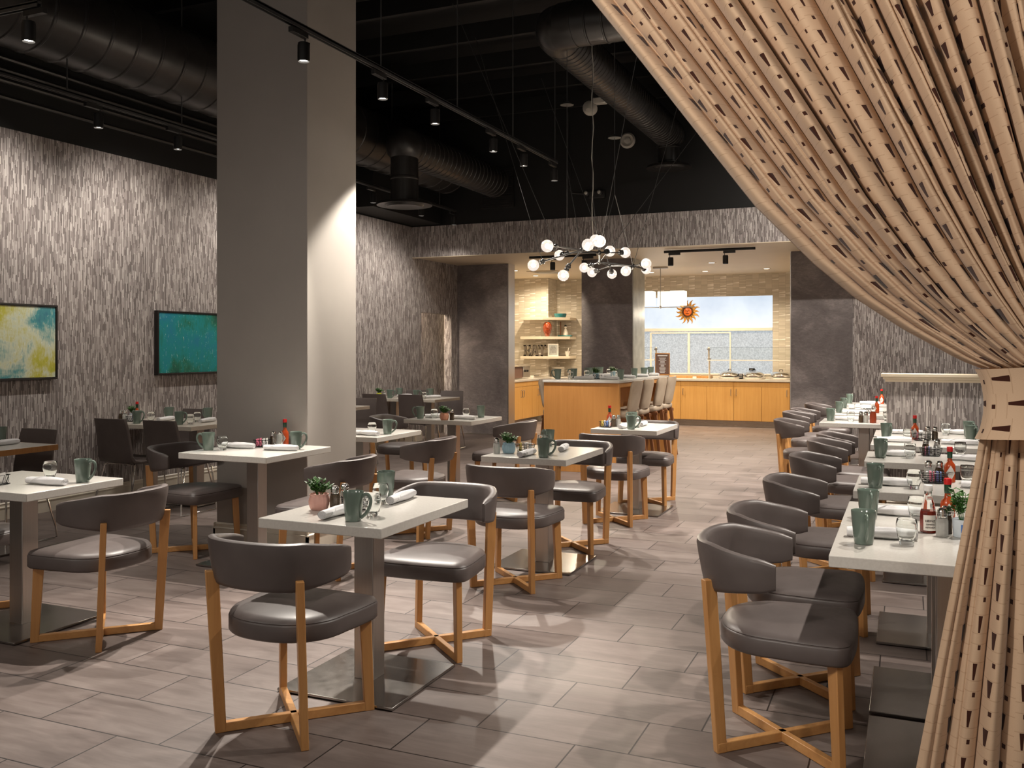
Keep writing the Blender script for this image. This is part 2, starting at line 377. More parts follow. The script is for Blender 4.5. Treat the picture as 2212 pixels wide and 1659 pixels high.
# ================================================================= THE SETTING
structure('floor', quad((-9.5, -2, 0), (4.2, -2, 0), (4.2, 19.5, 0), (-9.5, 19.5, 0)), M['floor'])
structure('ceiling', MB().box(-9.6, 4.4, 1.2, 13.2, 5.3, 5.4), M['black'])
XW = -7.28
# left wall with a doorway at y 13.24..14.32, z to 2.09
m = MB(); m.box(XW-.14, XW, -2, 13.24, 0, 3.44); m.box(XW-.14, XW, 14.32, 14.75, 0, 3.44); m.box(XW-.14, XW, 13.24, 14.32, 2.09, 3.44)
structure('wall_left', m, M['wallpaper'])
structure('wall_left_upper', MB().box(XW-.30, XW-.02, -2, 13.0, 3.44, 5.3), M['black'])
structure('wall_passage', MB().box(-7.72, -7.62, 12.6, 14.69, 0, 2.6), M['wallpaper'])
structure('ceiling_passage', MB().box(-7.72, XW-.14, 12.6, 14.69, 2.6, 2.65), M['ceilp'])
def baseboard(name, x0, y0, x1, y1, nx, ny, h=.15, t=.018, mat='trim'):
    d = Vector((x1-x0, y1-y0, 0)); L = d.length; d.normalize(); n = Vector((nx, ny, 0)); m = MB()
    prof = [(0, 0), (t, 0), (t, h*.68), (t*1.25, h*.70), (t*1.25, h*.74), (t*.7, h*.78), (t*.6, h*.9), (t*.8, h*.93), (t*.3, h), (0, h)]
    r = [[tuple(Vector((x0, y0, 0))+d*s+n*a+Vector((0, 0, b))) for a, b in prof] for s in (0, L)]
    m.loft(r); return structure(name, m, M[mat], smooth=0)
baseboard('baseboard_left', XW, -2, XW, 13.24, 1, 0)
# soffit over the buffet opening
structure('wall_soffit', MB().box(XW-.14, 4.2, 12.93, 13.05, 2.955, 3.44), M['wallpaper'])
structure('wall_soffit_upper', MB().box(-9.5, 4.2, 12.95, 13.1, 3.44, 5.3), M['black'])
structure('ceiling_niche', MB().box(-8.0, 4.2, 13.05, 18.7, 2.96, 3.02), M['ceilp'])
structure('trim_soffit', MB().box(XW-.1, 4.2, 12.932, 13.05, 2.945, 2.957), M['ceilp'])
# stone clad piers at y 14.4 .. 14.75
def pier(name, x0, x1, y0, y1):
    structure(name, MB().box(x0, x1, y0, y1, 0, 2.96), M['slate'], bevel=.004)
pier('wall_pier_left', -7.30, -6.30, 14.55, 14.80); pier('wall_pier_middle', -4.93, -4.06, 14.42, 15.12); pier('wall_pier_right', -1.60, -.73, 14.40, 14.80)
structure('trim_1', MB().box(-6.305, -6.292, 14.54, 14.81, 0, 2.96), M['steel']); structure('trim_2', MB().box(-4.066, -4.053, 14.41, 14.43, 0, 2.96), M['steel'])
structure('wall_pier_middle_lit_side', MB().box(-4.062, -4.05, 14.44, 15.12, 0, 2.955), M['pale'])  # paler slab over the slate: window light on this face put into colour
structure('trim_3', MB().box(-1.612, -1.60, 14.39, 14.81, 0, 2.96), M['steel'])
structure('trim_4', MB().box(-7.12, -6.3, 14.535, 14.55, 0, .02), M['steel'])
structure('wall_back_right', MB().box(-.73, 4.2, 14.42, 14.55, 0, 2.96), M['wallpaper'])
structure('wall_right', MB().box(4.2, 4.3, -2, 14.5, 0, 5.3), M['wallpaper'])
# niche walls (mosaic)
structure('wall_niche_left', MB().box(-7.8, -7.68, 14.8, 18.6, 0, 2.96), M['mosaic'])
structure('wall_niche_return', MB().box(-7.8, -7.28, 14.70, 14.82, 0, 2.96), M['mosaic'])
structure('wall_niche_step', MB().box(-7.68, -6.84, 17.88, 18.5, 0, 2.96), M['mosaic'])
WX0, WX1, WZ0, WZ1 = -5.25, -2.387, .975, 2.54; YB = 18.4
m = MB(); m.box(-6.84, WX0, YB, YB+.12, 0, 2.96); m.box(WX1, -.6, YB, YB+.12, 0, 2.96); m.box(WX0, WX1, YB, YB+.12, WZ1, 2.96); m.box(WX0, WX1, YB, YB+.12, 0, WZ0)
structure('wall_niche_back', m, M['mosaic'])
structure('wall_niche_right', MB().box(-.62, -.5, 14.8, 18.5, 0, 2.96), M['mosaic'])
# frosted window to the kitchen: upper smooth pane, band, lower pebbled sliding panes
structure('window_1', MB().box(WX0, WX1, YB+.03, YB+.045, 1.90, WZ1), M['frostU'])
structure('window_2', MB().box(WX0, WX1, YB+.03, YB+.045, WZ0, 1.845), M['frostL'])
m = MB(); m.box(WX0, WX1, YB-.015, YB+.06, 1.845, 1.905)
m.box(WX0, WX1, YB-.005, YB+.03, WZ1-.012, WZ1); m.box(WX0, WX1, YB-.01, YB+.03, WZ0, WZ0+.03)
for x, w, z1 in ((-4.80, .035, 1.82), (-4.02, .045, 1.82), (-3.20, .028, 1.82)): m.box(x-w/2, x+w/2, YB-.005, YB+.03, WZ0, z1)
m.box(-4.80, -3.20, YB-.004, YB+.03, 1.80, 1.825)
structure('window_frame', m, M['trim'], bevel=.003)
# pillar
PX0, PX1, PY0, PY1 = -4.935, -4.09, 5.685, 6.35
structure('wall_pillar', MB().box(PX0, PX1, PY0, PY1, 0, 5.3), M['pillar'], bevel=.006)
for n, a in (('baseboard_pillar_front', (PX0-.018, PY0, PX1+.018, PY0, 0, -1)), ('baseboard_pillar_right', (PX1, PY0-.018, PX1, PY1+.018, 1, 0)), ('baseboard_pillar_left', (PX0, PY0-.018, PX0, PY1+.018, -1, 0))):
    baseboard(n, *a, h=.155)
# half-height partition with moulded white cap
structure('wall_partition', MB().box(-.165, 3.6, 8.86, 9.02, 0, 1.215), M['wallpaper'])
m = MB()
for (o, z0, z1) in ((.012, 1.205, 1.228), (.03, 1.228, 1.25), (.045, 1.25, 1.278)): m.box(-.165-o, 3.6, 8.86-o, 9.02+o, z0, z1)
structure('trim_partition_cap', m, M['ceilp'], bevel=.004)
baseboard('baseboard_partition', -.165, 8.86, 3.6, 8.86, 0, -1)
# lowered cream ceiling edge at the upper left
structure('ceiling_lowered', MB().box(-7.2, -5.0, 1.4, 3.95, 3.74, 3.9), M['ceilp'])

# ================================================================= CEILING SERVICES
def duct(mb, p0, p1, r, pitch, ridge=.006, n=36):
    p0 = Vector(p0); p1 = Vector(p1); L = (p1-p0).length; q = (p1-p0).to_track_quat('Z', 'Y').to_matrix().to_4x4(); pr = []; z = 0
    while z < L:
        pr += [(r, z), (r, z+pitch*.86), (r+ridge, z+pitch*.90), (r+ridge, z+pitch*.96)]; z += pitch
    mb.lathe([a for a in pr if a[1] <= L], n, tuple(p0), M4=q)
def elbow(mb, c, r, R0, a0, plane, n=28, steps=8, sgn=1):
    pass
b = MB(); duct(b, (-6.45, 1.6, 4.22), (-6.45, 12.6, 4.22), .355, .28, .008)
o = b.build('ceiling_duct', M['duct'], smooth=25); tag(o, 'large round black spiral duct running high along the left wall', 'duct')
b = MB(); duct(b, (-2.97, 8.05, 4.42), (-2.97, 12.45, 4.42), .20, .09, .006)
duct(b, (-2.75, 7.85, 4.42), (3.0, 7.85, 4.42), .20, .16, .006)
b.tube([(-2.97, 8.10, 4.42), (-2.965, 8.0, 4.42), (-2.93, 7.91, 4.42), (-2.85, 7.86, 4.42), (-2.72, 7.85, 4.42)], .205, 28)
b.sphere((-2.93, 7.9, 4.42), .205, 24)
r = b.build('ceiling_duct', M['duct'], smooth=25); tag(r, 'black spiral duct with an elbow above the glowing chandelier', 'duct')
b = MB(); duct(b, (-2.97, 12.35, 4.42), (-2.97, 12.37, 4.0), .15, .2); b.lathe([(.15, 0), (.30, -.02), (.31, -.05), (.22, -.04), (.2, -.06), (.1, -.05)], 32, (-2.97, 12.36, 4.0))
b.build('air_diffuser', M['duct'], r, smooth=25)
b = MB(); duct(b, (-5.65, 9.9, 3.98), (-5.65, 12.6, 3.98), .22, .12); duct(b, (-5.65, 9.85, 3.3), (-5.65, 9.85, 4.0), .17, .3); b.sphere((-5.65, 9.86, 3.98), .235, 24)
r = b.build('ceiling_duct', M['duct'], smooth=25); tag(r, 'short black duct with a drop behind the grey pillar', 'duct')
b = MB(); b.lathe([(.17, 0), (.33, -.02), (.34, -.05), (.24, -.04), (.22, -.07), (.1, -.05)], 32, (-5.65, 9.85, 3.3)); b.build('air_diffuser', M['duct'], r, smooth=25)
structure('trim_bulkhead', MB().box(XW+.0, -6.75, 10.9, 12.93, 3.46, 4.1), M['black'])
for i, (x, z, rr) in enumerate(((-7.12, 3.80, .02), (-7.08, 3.88, .025), (-7.05, 3.97, .02), (-7.12, 3.66, .018))):
    o = MB().cyl((x, .5, z), (x, 12.9, z), rr, 8).build('conduit_pipe', M['duct'])
    tag(o, ['black conduit pipe above the left wall, second lowest of four', 'thickest black conduit pipe above the left wall, third lowest of four', 'topmost of the four black conduit pipes above the left wall', 'lowest of the four black conduit pipes above the left wall'][i], 'pipe', 'pipes along the left wall')
# unistrut / joists in the dark deck
for i in range(9):
    y = 4.2+i*1.05
    structure('ceiling_joist', MB().box(-7.2, 4.1, y, y+.06, 5.0, 5.2), M['black'])
b = MB().tube([(-4.62, 12.9, 5.0), (-4.62, 12.9, 4.3), (-4.55, 12.9, 4.2), (-4.62, 12.9, 3.9), (-4.55, 12.9, 3.80), (-4.3, 12.9, 3.77)], .012, 6)
tag(b.build('conduit_pipe', M['duct']), 'thin bent black conduit on the black wall by the twin emergency lamp', 'pipe')
# wall vent, emergency light, small white ceiling things
r = empty('wall_vent', (-5.78, 12.94, 3.96)); tag(r, 'black louvred vent high on the black wall above the soffit', 'vent')
MB().box(-.28, .28, -.02, 0, -.30, .30).build('vent_frame', M['duct'], r)
b = MB()
for i in range(16): b.box(-.25, .25, -.035, -.018, -.27+i*.035, -.252+i*.035)
b.build('louvre_blades', M['duct'], r)
r = empty('emergency_light', (-4.15, 12.94, 3.76)); tag(r, 'twin-headed black emergency lamp on the black wall', 'emergency light')
MB().box(-.14, .10, -.06, 0, -.06, .05).build('lamp_housing', M['fix'], r, bevel=.01)
for x in (-.17, .03):
    b = MB().lathe([(.02, .03), (.045, 0), (.045, -.02)], 14, (x, -.09, .02), M4=Matrix.Rotation(R(90), 4, 'X')); b.build('lamp_head', M['fix'], r)
    MB().sphere((x, -.10, .02), .03, 10).build('lens', M['speaker'], r)
r = empty('ceiling_speaker', (-3.713, 12.94, 4.51)); tag(r, 'round off-white speaker on the black wall below the spiral duct', 'speaker')
MB().lathe([(.11, 0), (.115, .02), (.09, .05), (.05, .03), (.045, .06), (.01, .07)], 26, (0, 0, 0), M4=Matrix.Rotation(R(90), 4, 'X')).build('speaker_cone', M['speaker'], r)
r = empty('ceiling_speaker', (-3.78, 11.4, 4.62)); tag(r, 'small cream floodlight hanging by the spiral duct', 'light')
MB().lathe([(.10, 0), (.09, .03), (.03, .08)], 20, (0, 0, 0), M4=Matrix.Rotation(R(120), 4, 'X')).build('lamp_head', M['speaker'], r)
MB().box(.04, .22, -.05, .05, .04, .12).build('bracket', M['speaker'], r, bevel=.01)

# ---------------------------------------------------------------- track lights
def track(name, p0, p1, label, w=.036):
    p0 = Vector(p0); p1 = Vector(p1); d = (p1-p0).normalized(); n = Vector((-d.y, d.x, 0)); m = MB()
    for s in (-1, 1):
        a = n*(s*w/2); c = n*(s*(w/2-.006))
        m.loft([[tuple(p+a+Vector((0, 0, -.02))), tuple(p+c+Vector((0, 0, -.02))), tuple(p+c+Vector((0, 0, .01))), tuple(p+a+Vector((0, 0, .01)))] for p in (p0, p1)])
    m.loft([[tuple(p+n*w/2+Vector((0, 0, .0))), tuple(p-n*w/2+Vector((0, 0, .0))), tuple(p-n*w/2+Vector((0, 0, .016))), tuple(p+n*w/2+Vector((0, 0, .016)))] for p in (p0, p1)])
    return tag(m.build(name, M['rod'] if w > .03 else M['fix'], smooth=0), label, 'track')
def head_proto(square=False):
    r = empty('track_spotlight')
    MB().box(-.018, .018, -.10, .07, -.055, -.02).build('adapter', M['fix'], r, bevel=.002)
    MB().tube([(0, .055, -.05), (0, .055, -.085), (.035, .055, -.09), (.035, .05, -.125)], .005, 6).build('stem', M['fix'], r)
    b = MB()
    if square: b.box(-.04, .04, .0, .08, -.20, -.09)
    else: b.lathe([(.012, .0), (.036, -.002), (.040, -.02), (.040, -.12), (.036, -.125), (.032, -.11), (.01, -.105)], 20, (0, .04, -.085))
    b.build('lamp_can', M['fix'], r)
    MB().lathe([(.001, -.112), (.033, -.112)], 18, (0, .04, -.085), cap0=False, cap1=False).build('lamp_face', M['lamp'], r)
    return proto(r)
HEAD = head_proto()
def head(x, y, z, rz, label, tgt, power, ang=62, tilt=None, group=None, color=NEUT, blend=.45):
    o = place(HEAD, (x, y, z), rz, label, 'spotlight', group)
    if tgt is not None:
        d = Vector(tgt)-Vector((x, y, z-.2)); h = Vector((x, y, z-.2)); h += d.normalized()*.07
        spot(tuple(h), tgt, power, ang, blend, color, .03, 'track_spot_beam')
    return o
TZ = 3.6
track('light_track', (-3.63, 1.6, TZ), (-3.63, 9.75, TZ), 'long light track hanging in front of the grey pillar')
track('light_track', (-6.33, 1.6, TZ), (-6.33, 12.6, TZ), 'long light track hanging along the left wall behind the pillar')
ordn2 = ['first', 'second', 'third', 'fourth', 'fifth', 'sixth', 'seventh', 'eighth', 'ninth']
ordn = ['nearest', 'second', 'third', 'fourth', 'fifth', 'sixth']
tA = [((-2.5, 3.2, 0), 480), ((-3.3, 4.4, 0), 400), ((-4.1, 6.15, 1.3), 420), ((-2.6, 6.6, .3), 400), ((-2.4, 8.3, .4), 400), ((-4.0, 9.6, .4), 380)]
for i, y in enumerate((4.97, 5.96, 6.80, 7.98, 8.74, 9.64)):
    head(-3.63, y, TZ-.01, 0, 'cylindrical black spotlight on the centre track, %s from the camera' % ordn[i], *tA[i], group='spotlights on the centre track')
tB = [((-7.28, 5.1, 1.6), 68), ((-7.28, 7.1, 1.6), 68), ((-7.28, 8.8, 1.6), 55), ((-6.6, 10.4, .8), 120), ((-7.28, 11.6, 1.6), 55), ((-6.8, 11.8, .4), 60)]
for i, y in enumerate((5.79, 6.72, 8.6, 10.19, 11.47, 12.5)):
    head(-6.33, y, TZ-.01, 0, ['white-lit spotlight left of the pillar, further from the pillar', 'white-lit spotlight left of the pillar, next to it', 'spotlight on the left-wall track hidden behind the pillar', 'spotlight on the far track just right of the pillar', 'middle spotlight on the far track right of the pillar', 'spotlight at the end of the far track, just above the soffit'][i], *tB[i], ang=150, blend=.9, group='spotlights on the left track')
for i, y in enumerate((5.976, 7.256, 8.499, 9.7)):
    tag(MB().cyl((-3.63, y, TZ), (-3.63, y, 5.3), .006, 6).build('hanging_rod', M['rod']), 'thin rod holding the centre light track, %s from the camera' % ordn[i], 'rod', 'rods of the centre track')
for i, y in enumerate((5.51, 6.81, 10.70, 12.07)):
    tag(MB().cyl((-6.33, y, TZ), (-6.33, y, 5.3), .006, 6).build('hanging_rod', M['rod']), 'thin rod holding the left light track, %s from the camera' % ordn[i], 'rod', 'rods of the left track')
# cross track at upper left
track('light_track', (-7.1, 4.02, 3.60), (-4.85, 4.02, 3.60), 'short light track crossing the upper left corner')
head(-4.90, 4.02, 3.59, R(90), 'large black spotlight at the upper left corner', (-4.2, 3.9, .3), 190)
# track over the right-hand row, out of view above the curtain
track('light_track', (.62, 3.3, TZ), (.62, 11.5, TZ), 'light track above the right-hand row of tables')
for i, (y, tx, ty, p) in enumerate(((4.3, -.5, 3.4, 230), (5.6, -.5, 4.9, 240), (7.0, -.6, 6.5, 300), (8.3, -.5, 8.0, 300), (9.9, -1.2, 9.6, 384), (11.2, -1.0, 12.0, 352))):
    head(.62, y, TZ-.01, 0, 'spotlight over the right-hand row, %s from the camera' % ordn[i], (tx, ty, .4), p, 64, group='spotlights over the right row')
# aisle lights and a spotlight added to brighten the right stone pier
for i, (x, y, tx, ty, p) in enumerate(((-.9, 12.0, -1.6, 12.2, 1050), (-.9, 9.0, -1.3, 9.2, 750), (-.2, 10.6, -1.0, 14.4, 360))):
    head(x, y, 4.3, 0, ['high spotlight over the far end of the aisle', 'high spotlight over the middle of the aisle', 'high spotlight added to brighten the right stone pier'][i], (tx, ty, 0 if i < 2 else 1.3), p, 80 if i < 2 else 120, blend=1.0)
# niche tracks
track('light_track', (-5.45, 13.42, 2.93), (-4.35, 13.42, 2.93), 'short black track on the cream soffit, left of the middle pier', .028)
track('light_track', (-3.30, 13.42, 2.93), (-1.98, 13.42, 2.93), 'short black track on the cream soffit, right of the middle pier', .028)
for (x, rz, lab, tg, p) in ((-5.02, R(90), 'square black spotlight on the left soffit track', (-6.2, 15.6, 1.0), 60), (-3.16, R(90), 'black spotlight at the left end of the right soffit track', (-3.5, 12.2, 1.1), 110),
                     (-2.36, R(90), 'black spotlight tilted sideways on the right soffit track', (-1.6, 13.0, 0), 90), (-4.50, R(90), 'black spotlight near the right end of the left soffit track', (-3.6, 11.7, 1.1), 110)):
    head(x, 13.42, 2.93, rz, lab, tg, p, 80, color=(1, .86, .66))
# recessed downlights in the niche
def dl(x, y, lab, p=70, tg=None):
    r = empty('recessed_downlight', (x, y, 2.958)); tag(r, lab, 'downlight', 'recessed downlights in the buffet ceiling')
    MB().lathe([(.05, -.001), (.075, -.006), (.078, 0)], 24).build('trim_ring', M['ceilp'], r)
    MB().lathe([(.001, -.002), (.05, -.002)], 24, cap0=False, cap1=False).build('lamp_face', M['can'], r)
    spot((x, y, 2.94), tg or (x, y, 0), p*2.6, 140, .8, (1, .84, .62), .05, 'downlight_beam')
dl(-6.75, 15.9, 'recessed downlight nearest the left stone pier', 70); dl(-6.85, 17.2, 'recessed downlight above the corner shelves', 55, (-7.0, 17.6, 1)); dl(-5.6, 16.6, 'recessed downlight hidden behind the middle stone pier', 80)
dl(-3.05, 15.75, 'recessed downlight in the middle of the right buffet ceiling', 70); dl(-3.5, 17.45, 'recessed downlight above the copper sun', 60); dl(-4.5, 17.3, 'recessed downlight behind the square-shaded pendant', 60)
dl(-2.35, 17.3, 'recessed downlight nearest the right stone pier', 70); dl(-1.6, 16.0, 'recessed downlight tucked behind the right stone pier', 50)
r = empty('ceiling_vent', (-6.3, 16.4, 2.958)); tag(r, 'square white air vent in the cream ceiling left of the middle pier', 'vent')
MB().box(-.3, .3, -.3, .3, -.012, 0).build('vent_frame', M['ceilp'], r)
b = MB()
for k in range(4): b.box(-.24+k*.03, .24-k*.03, -.24+k*.03, .24-k*.03, -.016-k*.003, -.012-k*.003)
b.build('vent_fins', M['speaker'], r, smooth=0)
spot((-7.46, 13.0, 2.2), (-7.62, 14.1, 1.1), 170, 160, .8, WARM, .1, 'passage_light')

# ---------------------------------------------------------------- square-shaded pendant in the niche
r = empty('pendant_lamp', (-4.05, 16.2, 0)); tag(r, 'pendant lamp with four square white shades hanging in the buffet niche', 'pendant lamp')
MB().box(-.13, .13, -.05, .05, 2.925, 2.958).build('canopy', M['steel'], r, bevel=.004)
MB().cyl((0, 0, 2.25), (0, 0, 2.93), .007, 8).build('stem', M['steel'], r)
MB().box(-.72, .62, -.012, .012, 2.228, 2.242).cyl((0, 0, 2.215), (0, 0, 2.26), .02, 10).build('crossbar', M['steel'], r)
for (x, y) in ((-.22, -.07), (.07, .12), (.33, -.02), (-.52, .1)):
    MB().box(x-.125, x+.125, y-.125, y+.125, 2.262, 2.52).build('square_shade', M['shade'], r, bevel=.006)
    l = bpy.data.lights.new('pendant_glow', 'POINT'); l.energy = 5; l.color = (1, .85, .65); l.shadow_soft_size = .1
    o = bpy.data.objects.new('pendant_glow', l); COL.objects.link(o); o.location = (-4.05+x, 16.2+y, 2.12)

# ---------------------------------------------------------------- globe chandelier
BULB = [(-2.631, 6.856, 2.318), (-3.05, 8.273, 2.392), (-2.971, 7.405, 2.222), (-2.792, 7.674, 2.148), (-2.414, 7.224, 2.355), (-2.441, 7.508, 2.423), (-2.325, 7.262, 2.384), (-2.507, 8.138, 2.396), (-2.415, 8.321, 2.397),
        (-3.0, 8.863, 2.319), (-3.004, 9.126, 2.292), (-2.814, 9.207, 2.275), (-2.528, 8.732, 2.259), (-2.289, 8.599, 2.313), (-2.488, 9.347, 2.323)]
NODE = [(-2.658, 7.129, 2.344), (-2.914, 8.107, 2.392), (-2.905, 7.459, 2.257), (-2.731, 7.642, 2.23), (-2.594, 7.592, 2.355), (-2.515, 7.843, 2.354), (-2.818, 8.801, 2.362), (-2.755, 8.937, 2.333), (-2.483, 8.836, 2.315)]
BN = [0, 1, 2, 3, 4, 4, 4, 5, 5, 6, 7, 7, 8, 8, 8]
r = empty('chandelier', (0, 0, 0)); tag(r, 'branching black chandelier with fifteen clear glowing globes hanging in the room', 'chandelier')
b = MB()
for a, c in ((0, 4), (4, 5), (4, 3), (4, 2), (5, 1), (5, 6), (6, 7), (7, 8), (6, 8)): b.cyl(NODE[a], NODE[c], .008, 8)
for nd in NODE: b.sphere(nd, .022, 8)
b.build('branch_frame', M['fix'], r)
for i, p in enumerate(BULB):
    p = Vector(p); nd = Vector(NODE[BN[i]]); d = (nd-p).normalized(); s0 = p+d*.058; s1 = p+d*.115
    b = MB(); q = d.to_track_quat('Z', 'Y').to_matrix().to_4x4()
    b.lathe([(.014, 0), (.024, .004), (.024, .012), (.017, .018), (.017, .03), (.026, .034), (.026, .042), (.015, .05), (.012, .062)], 14, tuple(s0), M4=q)
    if (nd-s1).length > .01: b.cyl(s1, nd, .006, 6)
    h = b.build('socket', M['fix'], r)
    MB().sphere(p, .050, 22).build('globe', M['bulbglass'], r)
    MB().sphere(p, .019, 10).build('filament', M['bulb'], r)
    if i % 3 == 0:
        l = bpy.data.lights.new('chandelier_glow', 'POINT'); l.energy = 11; l.color = (1, .85, .66); l.shadow_soft_size = .08
        o = bpy.data.objects.new('chandelier_glow', l); COL.objects.link(o); o.location = tuple(p-Vector((0, 0, .12)))
b = MB()
for c, tgts, zz in (((-2.846, 7.919), (1, 4), 3.138), ((-2.446, 8.09), (5, 8), 2.906), ((-2.632, 8.011), (5, 6), 2.9)):
    b.cyl((c[0], c[1], zz), (c[0], c[1], 5.3), .003, 5)
    for k in tgts: b.cyl((c[0], c[1], zz), NODE[k], .003, 5)
for a, k in (((-3.75, 7.4, 4.6), 0), ((-3.95, 8.3, 4.6), 2), ((-1.9, 8.8, 4.3), 8), ((-1.5, 9.2, 4.2), 6), ((-3.6, 9.2, 4.4), 7), ((-2.0, 7.6, 4.5), 5)): b.cyl(a, NODE[k], .0028, 5)
b.build('suspension_cables', M['rod'], r)
for c, z in (((-2.846, 7.919), 3.72), ((-2.446, 8.09), 3.42)):
    MB().lathe([(.02, .03), (.06, .01), (.062, 0), (.01, 0)], 20, (c[0], c[1], z)).build('canopy', M['fix'], r)
pts = [(-2.632+.008*math.sin(i*1.7), 8.011+.008*math.cos(i*2.1), 5.2-i*.14) for i in range(20)]
MB().tube(pts, .004, 6).build('power_cord', M['speaker'], r)

# ================================================================= FURNITURE PROTOTYPES
def sup(a, n): return math.copysign(abs(a)**(2/n), a)
def seat_ring(inset, z):
    pts = []
    for k in range(0, 25):                       # rear half, left to right
        a = PI+PI*k/24; pts.append(((.250-inset)*sup(math.cos(a), 2.35), (.235-inset)*sup(math.sin(a), 2.35), z))
    for (x, y) in ((.258, .06), (.262, .13), (.262, .185)): pts.append((x-inset, y, z))
    for k in range(1, 8):
        a = PI/2*k/8; pts.append((.262-.062+.062*math.cos(a)-inset*math.cos(a), .19+.062*math.sin(a)-inset*math.sin(a), z))
    for k in range(0, 9): x = .20-.05*k; pts.append((x, .252+.010*(1-(x/.2)**2)-inset, z))
    for k in range(7, 0, -1):
        a = PI/2*k/8; pts.append((-(.262-.062+.062*math.cos(a)-inset*math.cos(a)), .19+.062*math.sin(a)-inset*math.sin(a), z))
    for (x, y) in ((.262, .185), (.262, .13), (.258, .06)): pts.append((-(x-inset), y, z))
    return pts
def make_barrel_chair():
    r = empty('barrel_chair')
    b = MB(); b.loft([seat_ring(.03, .383), seat_ring(.008, .386), seat_ring(0, .395), seat_ring(0, .447), seat_ring(.003, .452), seat_ring(.006, .454), seat_ring(.004, .457), seat_ring(.012, .468), seat_ring(.04, .477)]+[[(x*k, y*k, z_) for x, y, z_ in seat_ring(.04, z1)] for k, z1 in ((.8, .4825), (.6, .486), (.4, .488), (.2, .489), (.02, .4895))])
    b.build('seat', M['leather'], r, smooth=60)
    # wrap-around backrest
    rings = []; N = 44
    for i in range(N+1):
        s = i/N; a = PI+PI*s                     # left tip -> rear -> right tip
        e = min(s, 1-s)*2                         # 0 at tips, 1 at rear
        end = min(1, min(s, 1-s)*N/2.2); end = math.sqrt(max(0, 1-(1-end)**2))*.97+.03
        k = e**.75; zt = .738+.042*min(1, e*1.9)**.9; zb = .625-.036*min(1, e*1.6)
        zm = (zt+zb)/2; hh = (zt-zb)/2*(.80+.20*end); T = .021*(.35+.65*end)
        nx = 2.7; cx, sx = math.cos(a), math.sin(a)
        c0 = Vector((.262*sup(cx, nx), .272*sup(sx, nx), 0)); 
        t2 = 1e-3; c1 = Vector((.262*sup(math.cos(a+t2), nx), .272*sup(math.sin(a+t2), nx), 0))
        if i in (0, N): nrm = Vector((-1 if i == 0 else 1, 0, 0))
        else:
            tt = (c1-c0).normalized(); nrm = Vector((tt.y, -tt.x, 0))
        ring = []
        for (u, v) in ((-.55, -1), (.2, -1), (.8, -.93), (1, -.75), (1.06, -.3), (1.06, .3), (1, .78), (.75, .95), (.2, 1), (-.3, 1), (-.8, .94), (-1, .78), (-.98, .3), (-.98, -.3), (-1, -.8), (-.85, -.94)):
            lean = (v*.5+.5)*.035*min(1, e*1.5)
            p = c0+nrm*(u*T+lean); ring.append((p.x, p.y, zm+v*hh))
        rings.append(ring)
    b = MB(); b.loft(rings); b.build('backrest', M['leather'], r, smooth=50)
    for sx in (-1, 1):                           # each leg stands on a diagonal
        dr = (-sx*.2, .215); df = (sx*.22, .22)
        MB().hprism((sx*.198, -.208, 0), (sx*.206, -.250, .642), dr, .042, .050, .030).build('leg', M['wood'], r, bevel=.003)
        MB().hprism((sx*.218, .212, 0), (sx*.206, .196, .390), df, .040, .050, .030).build('leg', M['wood'], r, bevel=.003)
    for sx in (-1, 1):
        p0 = Vector((sx*.198, -.208, .0)); p1 = Vector((-sx*.218, .212, .0)); d = (p1-p0).normalized(); e = Vector((-d.y, d.x, 0)); z0, z1 = (.0, .038)
        b = MB(); q = [p0-d*.018, p1+d*.018]
        b.loft([[tuple(q[0]+e*.0145+Vector((0, 0, z0+.001))), tuple(q[0]-e*.0145+Vector((0, 0, z0+.001))), tuple(q[0]-e*.0145+Vector((0, 0, z1))), tuple(q[0]+e*.0145+Vector((0, 0, z1)))],
                [tuple(q[1]+e*.0145+Vector((0, 0, z0+.001))), tuple(q[1]-e*.0145+Vector((0, 0, z0+.001))), tuple(q[1]-e*.0145+Vector((0, 0, z1))), tuple(q[1]+e*.0145+Vector((0, 0, z1)))]])
        b.build('floor_rail', M['woodx'], r, bevel=.003)
    return proto(r)
